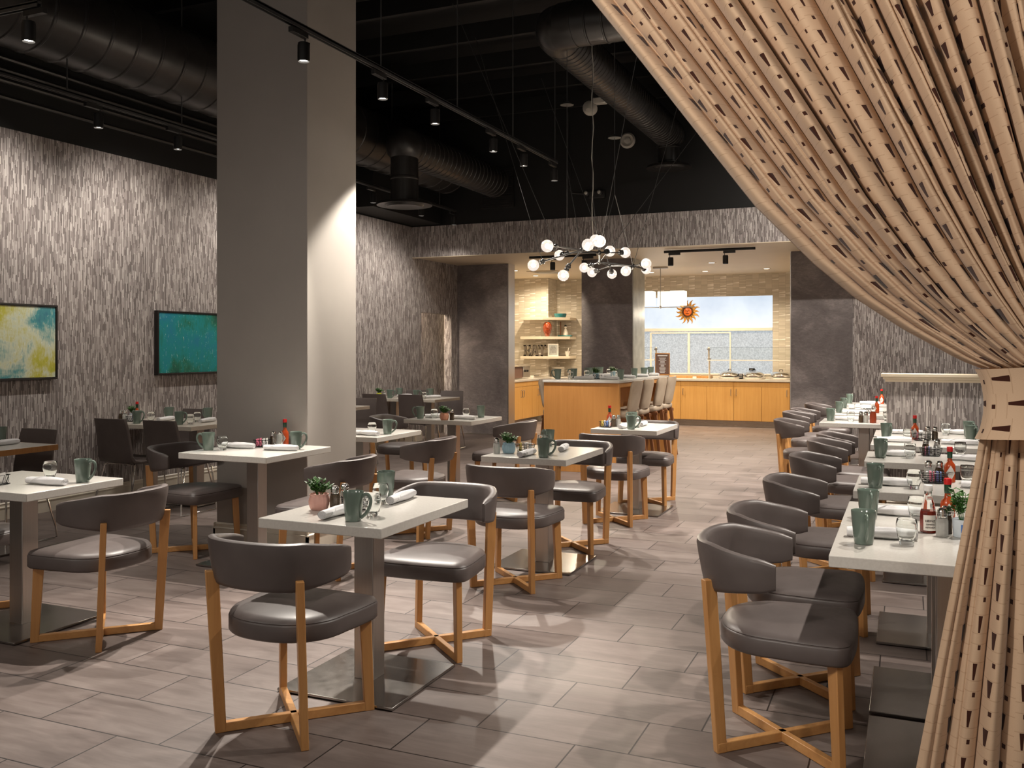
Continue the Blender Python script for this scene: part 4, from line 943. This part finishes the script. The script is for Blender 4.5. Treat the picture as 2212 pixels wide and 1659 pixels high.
def make_hot_sauce():
    r = empty('hot_sauce_bottle')
    MB().lathe([(.024, 0), (.028, .004), (.028, .085), (.025, .098), (.014, .112), (.0115, .122), (.0110, .135)], 22).build('sauce_body', M['sauce'], r)
    MB().lathe([(.0125, .130), (.0130, .131), (.0135, .166), (.0125, .167)], 20).build('neck_band', M['greenband'], r)
    MB().lathe([(.0145, .166), (.0150, .168), (.0150, .186), (.0135, .191), (.001, .192)], 20).build('cap', M['redcap'], r)
    lb = MB()                                    # diamond label wrapped on the front
    n = 14; rr = .0287
    rows = [[], []]
    for i in range(n+1):
        u = -1+2*i/n; a = -PI/2+u*.86; hh = .040*(1-abs(u))+.0004
        rows[0].append((rr*math.cos(a), rr*math.sin(a), .052-hh)); rows[1].append((rr*math.cos(a), rr*math.sin(a), .052+hh))
    lb.add(rows[0]+rows[1], [(i, i+1, n+2+i, n+1+i) for i in range(n)])
    l = lb.build('diamond_label', M['label'], r)
    text_mesh('label_text', 'TABASCO', .0105, M['ink'], l, (0, -.0296, .054), (R(90), 0, 0)); text_mesh('label_text', 'PEPPER SAUCE', .0036, M['ink'], l, (0, -.0296, .043), (R(90), 0, 0))
    return proto(r)
def make_ketchup(full):
    r = empty('ketchup_bottle'); z1 = .098 if full else .075
    prof = [(.026, 0), (.0305, .004), (.031, .05), (.030, .078), (.024, .11), (.0165, .135), (.0145, .15), (.0145, .166)]
    MB().lathe([(a*.93, z+.002) for a, z in prof if z <= z1]+[(.023 if full else .0265, z1+.012)], 10, cap1=True).build('ketchup_fill', M['ketchup'] if not full else M['sauce'], r, smooth=20)
    MB().lathe(prof, 10).build('glass_bottle', M['glass'], r, smooth=20)
    MB().lathe([(.0165, .164), (.0170, .167), (.0170, .184), (.0155, .187), (.001, .187)], 20).build('cap', M['white'], r)
    if not full:
        n = 10; rr = .0318; a0, a1 = -PI/2-.8, -PI/2+.8
        def strip(z0, z1, r0, mat, nm, par):
            v = []
            for z in (z0, z1):
                for i in range(n+1): a = a0+(a1-a0)*i/n; v.append((r0*math.cos(a), r0*math.sin(a), z))
            return MB().add(v, [(i, i+1, n+2+i, n+1+i) for i in range(n)]).build(nm, mat, par)
        l = strip(.012, .072, rr, M['label'], 'label', r); text_mesh('label_text', 'HEINZ', .013, M['ink'], l, (0, -.0322, .050), (R(90), 0, 0)); text_mesh('label_text', 'TOMATO', .008, M['ink'], l, (0, -.0322, .036), (R(90), 0, 0)); text_mesh('label_text', 'KETCHUP', .008, M['ink'], l, (0, -.0322, .024), (R(90), 0, 0))
        k = strip(.130, .148, .0170, M['label'], 'neck_label', r); text_mesh('label_text', 'HEINZ', .006, M['redcap'], k, (0, -.0175, .139), (R(90), 0, 0))
    return proto(r)
def make_rack(scroll=False):
    r = empty('sugar_rack'); b = MB()
    w, d, h = .055, .034, .052
    for k in range(1 if scroll else 6):
        z = .006+k*.0095; s = 1+.05*k; b.tube([(w*s*math.cos(a)*1.0, d*s*math.sin(a), z+.003*math.sin(a*2+k)) for a in [2*PI*i/24 for i in range(24)]], .0018, 5, closed=True)
    if scroll:
        for z in (.004, h): b.tube([(-w, -d, z), (w, -d, z), (w, d, z), (-w, d, z)], .002, 5, closed=True)
        for (y) in (-d, d):
            for cx in (-.036, -.012, .012, .036):
                for s in (-1, 1): b.tube([(cx+s*.010*math.sin(PI*q/6)+.004*s*0, y, .004+(h-.004)*q/6) for q in range(7)], .0014, 5)
                b.tube([(cx-.006, y, .008), (cx+.006, y, h-.008)], .0012, 5)
        for x in (-w, w):
            for cy in (-.015, .015): b.tube([(x, cy-.01, .004), (x, cy+.01, h)], .0014, 5)
    else:
        for a in (0, PI/2, PI, 3*PI/2): b.tube([(w*math.cos(a), d*math.sin(a), .002), (w*1.28*math.cos(a), d*1.28*math.sin(a), h+.004)], .002, 5)
    b.build('wire_basket', M['wire'], r); MB().box(-w*.92, w*.92, -d*.85, d*.85, .0015, .003).build('basket_floor', M['wire'], r)
    return proto(r)
def make_packet(mt):
    b = MB(); b.box(-.024, .024, -.002, .002, 0, .056); b.box(-.024, .024, -.0026, .0026, .004, .05)
    return proto(b.build('sugar_packet', M[mt]))
def make_plant(name, potm, kind):
    r = empty(name)
    if kind == 'pleat':
        rings = []
        for (rad, z) in ((.032, 0), (.037, .004), (.043, .02), (.046, .04), (.043, .056), (.039, .062), (.042, .071), (.038, .073), (.034, .066)):
            rings.append([(rad*(1+.045*math.cos(14*2*PI*j/56))*math.cos(2*PI*j/56), rad*(1+.045*math.cos(14*2*PI*j/56))*math.sin(2*PI*j/56), z) for j in range(56)])
        MB().loft(rings).build('pot', M[potm], r, smooth=60)
    else:
        p = MB().lathe([(.030, 0), (.034, .003), (.037, .066), (.036, .07), (.033, .066)], 26).build('pot', M[potm], r)
        if potm == 'tin':
            n = 8; v = [(.0368*math.cos(-PI/2-.5+1.0*i/n), .0368*math.sin(-PI/2-.5+1.0*i/n), z) for z in (.022, .052) for i in range(n+1)]
            l = MB().add(v, [(i, i+1, n+2+i, n+1+i) for i in range(n)]).build('printed_label', M['tinblue'], p)
            text_mesh('label_text', 'LE', .017, M['white'], l, (0, -.0378, .037), (R(90), 0, 0))
    MB().lathe([(.031, .056), (.001, .058)], 20, cap0=False, cap1=False).build('soil', M['soil'], r)
    random.seed(11); b = MB(); tall = 1.0 if kind != 'tall' else 1.55
    for k in range(20 if kind != 'tall' else 20):
        a = random.random()*2*PI; sp = .012+random.random()*.030; hh = (.045+random.random()*.04)*tall
        p0 = Vector((.006*math.cos(a), .006*math.sin(a), .055)); p1 = p0+Vector((sp*math.cos(a), sp*math.sin(a), hh)); mid = (p0+p1)/2+Vector((0, 0, .008))
        b.tube([p0, mid, p1], .0011, 4)
        for q in range(7):
            t = .35+.65*q/6; c = p0.lerp(mid, t*2) if t < .5 else mid.lerp(p1, t*2-1)
            la = random.random()*2*PI; up = .25+random.random()*.5; L = .018+random.random()*.015
            d = Vector((math.cos(la), math.sin(la), up)).normalized(); e = d.cross(Vector((0, 0, 1))).normalized()*L*.33; nn = d.cross(e).normalized()*L*.10
            b.add([c, c+d*L*.45+e+nn, c+d*L, c+d*L*.45-e+nn, c+d*L*.5-nn*.6], [(0, 4, 1), (1, 4, 2), (0, 3, 4), (3, 2, 4)])
    f = b.build('foliage', M['leaf'], r, smooth=0); f['kind'] = 'stuff'
    return proto(r)
MUG = make_mug(); GL = make_tumbler(); NP = make_napkin(); SALT = make_shaker('salt'); PEP = make_shaker('pepper'); HS = make_hot_sauce(); KE = make_ketchup(False); KF = make_ketchup(True)
RK = make_rack(); RS = make_rack(True); PK = {k: make_packet(k) for k in ('pink', 'blue', 'white', 'yellow')}

PRINTED = 0
H = lambda k: T[k][2] if k in T else BH
TL = {'T1': 'the centre front table', 'T2': 'the blue pot table', 'T3': 'the table before the bar', 'T4': 'the coral pot table', 'T6': 'the table right behind the pillar', 'T7': 'the table touching the pillar', 'T8': 'the front left table',
      'T9': 'the wood-edged table', 'T10': 'the wall table beside the pillar', 'T10b': 'the wall table with the hot sauce', 'T5': 'the far corner table, right half', 'T5b': 'the far corner table, left half',
      'R1': 'the nearest right-row table', 'R2': 'the second right-row table', 'R3': 'the third right-row table', 'R4': 'the fourth right-row table', 'R5': 'the fifth right-row table', 'R6': 'the sixth right-row table by the partition',
      'R7': 'the first table beyond the partition end', 'R8': 'the second table beyond the partition end', 'R9': 'the third table beyond the partition end', 'R10': 'the farthest table beyond the partition end', 'BAR': 'the wooden bar'}
def mug(k, x, y, deg, where): place(MUG, (x, y, H(k)), R(deg), 'sage green mug %s %s' % (where, TL[k]), 'mug', 'sage green coffee mugs', (.95, .95, .95))
def gls(k, x, y, where): place(GL, (x, y, H(k)), 0, 'clear water glass %s %s' % (where, TL[k]), 'glass', 'clear water glasses')
def nap(k, x0, y0, x1, y1, where, z=0):
    c = ((x0+x1)/2, (y0+y1)/2, H(k)+z); place(NP, c, math.atan2(y1-y0, x1-x0)-PI/2, 'rolled white napkin %s %s' % (where, TL[k]), 'napkin', 'rolled white napkins')
def salt(k, x, y, where='on'): place(SALT, (x, y, H(k)), .3, 'glass salt shaker with metal cap %s %s' % (where, TL[k]), 'salt shaker', 'salt shakers')
def pep(k, x, y, where='on'): place(PEP, (x, y, H(k)), .3, 'glass pepper shaker with metal cap %s %s' % (where, TL[k]), 'pepper shaker', 'pepper shakers')
def hot(k, x, y, deg=0): place(HS, (x, y, H(k)), R(deg), 'red pepper sauce bottle with red cap on '+TL[k], 'sauce bottle', 'hot sauce bottles')
def rack(k, x, y, pr, deg, cols):
    w = 'black wire sugar rack on' if pr is RK else 'black scrolled wire packet holder on'
    place(pr, (x, y, H(k)), R(deg), '%s %s' % (w, TL[k]), 'sugar rack', 'sugar racks')
    n = len(cols)
    for i, c in enumerate(cols):
        u = (-.034+.068*i/max(1, n-1)); ca, sa = math.cos(R(deg)), math.sin(R(deg))
        place(PK[c], (x+u*ca, y+u*sa, H(k)+.004+.003*(i % 2)), R(deg+90+(4 if i % 2 else -5)), '%s%s sweetener packet in the rack on %s' % ('' if cols.count(c) == 1 else ('left ' if cols.index(c) == i else 'right '), c, TL[k]), 'sugar packet', 'packets in the rack on '+TL[k])
def pot(name, pm, kind, k, x, y, lb):
    p = make_plant(name, pm, kind); place(p, (x, y, H(k)), .3, lb, 'potted plant')
# centre front table
mug('T1', -2.14, 3.30, 5, 'nearest on'); mug('T1', -2.34, 3.90, 150, 'at the far end of'); gls('T1', -2.125, 3.43, 'behind the front mug on'); gls('T1', -2.25, 3.70, 'in the middle of')
nap('T1', -2.27, 3.27, -2.27, 3.50, 'behind the front mug on'); nap('T1', -2.20, 3.70, -2.22, 3.95, 'at the far side of')
pot('potted_plant', 'potpink', 'pleat', 'T1', -2.43, 3.47, 'small green plant in a pleated pink pot on the centre front table')
pep('T1', -2.36, 3.49, 'beside the pink pot on'); salt('T1', -2.36, 3.57, 'behind the pink pot on'); rack('T1', -2.285, 3.535, RK, 0, ['white', 'white'])
# blue pot table
mug('T2', -2.22, 5.72, 5, 'nearest on'); mug('T2', -2.43, 6.36, 150, 'at the far end of'); nap('T2', -2.36, 5.65, -2.36, 5.88, 'behind the front mug on'); nap('T2', -2.22, 6.05, -2.27, 6.30, 'at the right of')
gls('T2', -2.24, 5.88, 'behind the front mug on'); gls('T2', -2.42, 6.22, 'before the far mug on'); salt('T2', -2.60, 5.80); pot('potted_plant', 'potblue', 'pleat', 'T2', -2.53, 5.85, 'small green plant in a blue pleated pot on the second centre table')
rack('T2', -2.46, 5.98, RK, 10, ['yellow', 'white', 'white'])
# before the bar
rack('T3', -2.54, 8.12, RS, 0, ['yellow', 'white', 'blue', 'white']); hot('T3', -2.55, 8.27, 15); pep('T3', -2.49, 8.20); salt('T3', -2.455, 8.23); mug('T3', -2.27, 8.01, 8, 'nearest on'); mug('T3', -2.37, 8.42, 155, 'at the back of')
nap('T3', -2.37, 8.00, -2.36, 8.22, 'at the left of the front mug on'); nap('T3', -2.26, 8.30, -2.28, 8.55, 'at the right of'); gls('T3', -2.27, 8.20, 'behind the front mug on')
# coral pot table
mug('T4', -4.62, 8.38, 200, 'left one on'); mug('T4', -4.10, 8.75, 90, 'right one on'); nap('T4', -4.59, 8.52, -4.45, 8.60, 'left one on'); nap('T4', -4.28, 8.48, -4.03, 8.46, 'right one on'); gls('T4', -4.50, 8.46, 'left one on'); gls('T4', -4.24, 8.68, 'right one on')
pot('potted_plant', 'potorange', 'pleat', 'T4', -4.30, 8.30, 'small green plant in a coral pleated pot before the dark pier'); pep('T4', -4.235, 8.34)
# behind the pillar
gls('T6', -4.17, 6.72, 'on'); nap('T6', -4.26, 6.62, -4.01, 6.56, 'on'); mug('T6', -4.03, 6.74, 8, 'on'); mug('T6', -4.55, 6.65, 90, 'left one hidden by the pillar on')
# touching the pillar
mug('T7', -4.50, 5.10, 200, 'left one on'); mug('T7', -3.97, 5.39, 8, 'right one on'); gls('T7', -4.41, 5.14, 'left one on'); gls('T7', -4.17, 5.45, 'right one on'); nap('T7', -4.50, 5.27, -4.28, 5.30, 'left one on'); nap('T7', -4.14, 5.26, -3.90, 5.31, 'right one on')
rack('T7', -4.29, 5.42, RS, 20, ['pink', 'pink', 'white', 'white']); pep('T7', -4.27, 5.52); salt('T7', -4.215, 5.53); hot('T7', -4.225, 5.60)
# front left table
rack('T8', -4.455, 3.43, RS, 10, ['white', 'white']); gls('T8', -4.38, 3.70, 'on'); nap('T8', -4.32, 3.52, -4.09, 3.54, 'on'); mug('T8', -4.11, 3.68, 8, 'on')
mug('T9', -6.36, 4.93, 200, 'on'); nap('T9', -6.20, 4.72, -6.22, 4.97, 'on')
# wall tables
hot('T10b', -7.08, 7.00); pep('T10b', -7.19, 6.90); salt('T10b', -7.14, 6.90); pot('potted_plant', 'tin', 'round', 'T10b', -7.16, 7.03, 'small plant in a white tin on the wall table with the hot sauce'); rack('T10b', -7.05, 6.91, RS, 0, ['white', 'white'])
mug('T10b', -6.82, 6.74, 8, 'nearest on'); mug('T10b', -6.93, 7.28, 170, 'at the far side of'); gls('T10b', -6.86, 6.96, 'on'); nap('T10b', -6.80, 7.00, -6.84, 7.24, 'on')
mug('T10', -6.35, 6.80, 8, 'nearest on'); mug('T10', -6.48, 7.34, 170, 'at the far side of'); gls('T10', -6.28, 6.87, 'nearer one on'); gls('T10', -6.42, 7.12, 'farther one on'); nap('T10', -6.30, 7.02, -6.34, 7.28, 'on')
# far corner
pot('potted_plant', 'potyellow', 'round', 'T5b', -7.14, 11.70, 'small plant in a lime green pot in the far left corner'); salt('T5b', -7.09, 11.76); mug('T5b', -6.90, 11.60, 8, 'nearest on'); mug('T5b', -7.05, 12.15, 170, 'at the far side of'); nap('T5b', -6.97, 11.95, -6.86, 12.15, 'on')
salt('T5', -6.64, 11.95); mug('T5', -6.50, 11.66, 8, 'nearest on'); mug('T5', -6.52, 12.15, 170, 'at the far side of'); nap('T5', -6.42, 11.82, -6.30, 12.0, 'on'); gls('T5', -6.38, 11.68, 'on')
# right row
mug('R1', -.147, 3.66, -78, 'on'); nap('R1', -.215, 3.78, .04, 3.80, 'longways behind the mug on'); gls('R1', .0, 3.70, 'on'); salt('R1', .126, 3.922); pep('R1', .142, 3.985); place(KE, (.078, 3.985, .778), R(12), 'glass tomato ketchup bottle half full on the nearest right-row table', 'ketchup bottle')
KB = KE
hot('R2', .155, 4.19, 10); pot('potted_plant', 'tin', 'tall', 'R1', .198, 3.94, 'leafy plant in a white and blue tin at the edge of the curtain'); rack('R1', .31, 3.93, RK, 0, ['white', 'blue'])
mug('R2', -.15, 4.20, -78, 'on'); nap('R2', -.17, 4.33, .07, 4.33, 'behind the mug on'); gls('R2', .04, 4.26, 'on')
mug('R3', -.15, 5.16, -70, 'on'); nap('R3', -.22, 5.26, .02, 5.26, 'left one on'); gls('R3', .035, 5.20, 'left one on'); gls('R3', .30, 5.52, 'right one on'); nap('R3', .27, 5.33, .50, 5.33, 'right one on'); rack('R3', .135, 5.46, RK, 5, ['white', 'pink', 'pink', 'blue', 'blue'])
salt('R3', .11, 5.56); pep('R3', .165, 5.56); hot('R3', .215, 5.53, 8)
mug('R4', -.16, 6.60, -60, 'on'); nap('R4', -.20, 6.70, .06, 6.72, 'left one on'); gls('R4', .02, 6.63, 'left one on'); gls('R4', .33, 6.86, 'right one on'); nap('R4', .27, 6.62, .50, 6.60, 'right one on'); rack('R4', .15, 6.82, RK, 0, ['pink', 'blue', 'white', 'white']); pep('R4', .12, 6.90); salt('R4', .19, 6.90)
mug('R5', -.15, 7.98, -60, 'on'); nap('R5', -.22, 7.70, .04, 7.74, 'left one on'); gls('R5', .01, 7.80, 'on'); nap('R5', .24, 7.70, .49, 7.71, 'right one on'); salt('R5', .155, 7.99); pep('R5', .205, 7.99); hot('R5', .06, 8.02)
rack('R5', .11, 7.93, RK, 0, ['pink', 'white']); mug('R5', .46, 8.0, -60, 'at the right end of')
mug('R6', .47, 8.45, -60, 'at the right end of'); nap('R6', -.12, 8.45, .12, 8.45, 'left one on'); gls('R6', .30, 8.50, 'on'); nap('R6', .30, 8.62, .52, 8.6, 'right one on')
mug('R7', -.70, 9.72, -60, 'on'); gls('R7', -.51, 9.72, 'on'); pep('R7', -.41, 9.62); salt('R7', -.365, 9.62); place(KF, (-.30, 9.60, .778), 0, 'bright red ketchup bottle on the first table beyond the partition end', 'ketchup bottle'); nap('R7', -.66, 9.88, -.42, 9.86, 'on'); gls('R7', -.18, 9.9, 'right one on')
mug('R8', -.70, 11.02, -60, 'on'); gls('R8', -.51, 11.15, 'on'); nap('R8', -.65, 10.9, -.42, 10.92, 'on'); rack('R8', -.39, 11.0, RS, 0, ['white', 'yellow']); hot('R8', -.31, 11.1, -50)
mug('R9', -.70, 11.85, -60, 'on'); nap('R9', -.62, 11.72, -.40, 11.72, 'on'); mug('R10', -.69, 12.90, -60, 'on'); hot('R10', -.30, 12.95); rack('R10', -.20, 12.95, RK, 0, ['blue', 'pink', 'pink', 'white']); nap('R10', -.55, 12.8, -.32, 12.8, 'on')
# bar
for i, (x, y) in enumerate(((-4.04, 10.90), (-3.98, 11.34), (-3.98, 12.0), (-3.98, 12.46))): mug('BAR', x, y, 180, ['first on the left side of', 'second on the left side of', 'third on the left side of', 'fourth on the left side of'][i])
for i, (x, y) in enumerate(((-3.30, 11.17), (-3.30, 11.80), (-3.30, 12.28), (-3.34, 12.80))): mug('BAR', x, y, 0 if i == 2 else 90, ['first on the right side of', 'second on the right side of', 'third on the right side of', 'last on the right side of'][i])
for i, y in enumerate((10.86, 11.50, 12.5)): gls('BAR', -3.86, y, ['nearest on the left side of', 'second on the left side of', 'farthest on the left side of'][i])
for i, (a, c) in enumerate((((-3.80, 10.88), (-3.60, 10.96)), ((-3.50, 10.98), (-3.26, 10.94)), ((-3.46, 11.62), (-3.24, 11.58)), ((-3.44, 12.20), (-3.22, 12.16)), ((-3.44, 12.78), (-3.22, 12.74)), ((-3.90, 11.62), (-3.70, 11.66)), ((-3.90, 12.2), (-3.70, 12.2)))):
    nap('BAR', a[0], a[1], c[0], c[1], ['front left on', 'front right on', 'second on the right side of', 'third on the right side of', 'last on the right side of', 'second on the left side of', 'third on the left side of'][i])
rack('BAR', -3.60, 11.15, RS, 0, ['white', 'white']); gls('BAR', -3.48, 11.5, 'in the middle of')
pot('potted_plant', 'potblue', 'round', 'BAR', -3.62, 11.9, 'small green plant in a bluish pot in the middle of the bar')
pot('potted_plant', 'potblue', 'round', 'BAR', -3.66, 11.28, 'small dark green plant behind the packet holder on the bar')
r = empty('menu_holder', (-3.23, 13.04, BH), R(12)); tag(r, 'upright brown menu card in a wood frame at the far end of the bar', 'menu')
MB().box(-.10, .10, -.03, .03, 0, .012).build('base', M['panel'], r, bevel=.002); MB().box(-.105, .105, -.006, .006, .01, .32).build('card_frame', M['panel'], r, bevel=.002)
MB().box(-.092, .092, -.009, -.006, .02, .305).build('menu_card', M['brown'], r); b = MB(); b.box(-.07, .07, -.011, -.009, .275, .29)
random.seed(3)
for k in range(13):
    w = .025+random.random()*.03; b.box(-w, w, -.011, -.009, .035+k*.0175, .042+k*.0175)
b.build('menu_lines', M['white'], r, smooth=0)
for p in (MUG, GL, NP, SALT, PEP, HS, KE, KF, RK, RS, CF, HEAD, SH, CH, ST): assert not p.get('fresh'), p.name

# ================================================================= CURTAIN
EDGE = [(2.70, -.994), (2.433, -.792), (2.185, -.607), (1.948, -.431), (1.766, -.262), (1.656, -.141), (1.563, -.011), (1.48, .127), (1.448, .19)]   # (z, x) of the drawn-back left edge
ZT = 3.28
EDGE = [(ZT, -1.40), (2.95, -1.18)]+EDGE
def edge_x(z):
    for (a, xa), (c, xc) in zip(EDGE, EDGE[1:]):
        if c <= z <= a: return xc+(xa-xc)*(z-c)/(a-c)
    return EDGE[-1][1]
XE, XD = .195, .58      # gathered width at the tie
NU, NV = 520, 110
rc = random.Random(21)
BND = [0.0]
while BND[-1] < 1.0: BND.append(BND[-1]+.030+.040*rc.random()**1.3)
BND[-1] = 1.0001
RA = [.65+.5*rc.random() for _ in BND]; RC = [.3+.4*rc.random() for _ in BND]; RD = [rc.random() for _ in BND]
def roll(u):
    n = 0
    while n < len(BND)-2 and u >= BND[n+1]: n += 1
    return n, (u-BND[n])/(BND[n+1]-BND[n])
def fold(u, v=0):       # broad soft rolls of cloth with sharp valleys between, some with a second crease
    n, q = roll(u); h = RA[n]*abs(math.sin(PI*q))**.6
    if RD[n] > .45: h -= .22*RA[n]*math.exp(-((q-RC[n]-.05*math.sin(v*5+n))/.07)**2)
    return h+.18*math.sin(u*5*2*PI+1)
def curtain_part(top, name, parent):
    m = MB(); uv = []; CW = 3.7
    for j in range(NV+1):
        v = j/NV
        for i in range(NU+1):
            u = i/NU
            if top:
                # v = 1 at the tie, 0 at the rod
                z0 = 1.448-.0*u
                z = ZT+(z0-ZT)*v
                x_l = edge_x(max(z, 1.4481)); s = (x_l-XE)/(EDGE[0][1]-XE)           # 0 at tie .. 1 at rod, curved like the edge
                lin = (z-z0)/(ZT-z0); sag = 1.0-u; s2 = s*sag**1.4+lin*(1-sag**1.4) if lin > 0 else 0
                # rounder path: threads right of the edge bow less
                xt = -1.40+u*2.35; xb = XE+(XD-XE)*u**.75
                x = xb+(xt-xb)*s2
                amp = .020+.100*min(1, (1-v)*2.6)**.75
                y = 3.0-amp*fold(u, v)-.05*math.sin(min(1, (1-v)*3)*PI*.5)+.05*math.sin(u*PI)*(-.6)*v**3
                x += .004*math.sin(u*17*2*PI+v*6)*min(1, (1-v)*3)
                cl = 1-.66*min(1, max(0, (v-.10)/.90))**1.2; n, q = roll(u); wd = BND[n+1]-BND[n]; uv.append(((BND[n]+wd/2)*3.6+wd*(q-.5)*3.6*cl, (1-v)*2.35*(1-.25*u)+5+RD[n]*.5))
            else:
                z = 1.27-(1.27-.02)*v
                sp = v; x = (.20+(.53-.20)*u)+(-.215*(1-u)+.30*u)*sp*(1.0)
                amp = .016+.050*min(1, v*2.2)**.7
                y = 3.0-amp*fold(u*.42+.1, v)+.02*v
                uv.append((u*1.05, -(v)*1.26+9))
            m.v.append((x, y, z))
    for j in range(NV):
        for i in range(NU):
            a = j*(NU+1)+i; m.f.append((a, a+1, a+NU+2, a+NU+1))
    m.uv = uv
    o = m.build(name, M['curtain'], parent, smooth=180)
    so = o.modifiers.new('cloth', 'SOLIDIFY'); so.thickness = .003; so.offset = 0
    return o
r = empty('curtain', (0, 0, 0)); tag(r, 'large cream cut-out curtain gathered by a tieback at the right edge of the picture', 'curtain')
curtain_part(True, 'upper_drape', r); curtain_part(False, 'lower_drape', r)
rings = []; uv = []; nn = 72
for j in range(9):
    s = j/8; z = 1.455-.20*s; sw = 1-.10*math.sin(s*PI)+(.03 if j in (0, 8) else 0)
    for i in range(nn+1):
        a = 2*PI*i/nn; k = sw*(1+.012*math.sin(a*9)); rings.append((.365+.178*k*math.cos(a), 2.975+.085*k*math.sin(a), z+.012*math.cos(a))); uv.append((s*.20+.35, i/nn*.85+.03))
m = MB(); m.v = rings
for j in range(8):
    for i in range(nn): a = j*(nn+1)+i; m.f.append((a, a+1, a+nn+2, a+nn+1))
m.uv = uv; m.build('tieback', M['curtain'], r, smooth=180)
MB().cyl((-1.5, 3.0, ZT+.03), (2.2, 3.0, ZT+.03), .02, 12).build('curtain_rod', M['fix'], r)
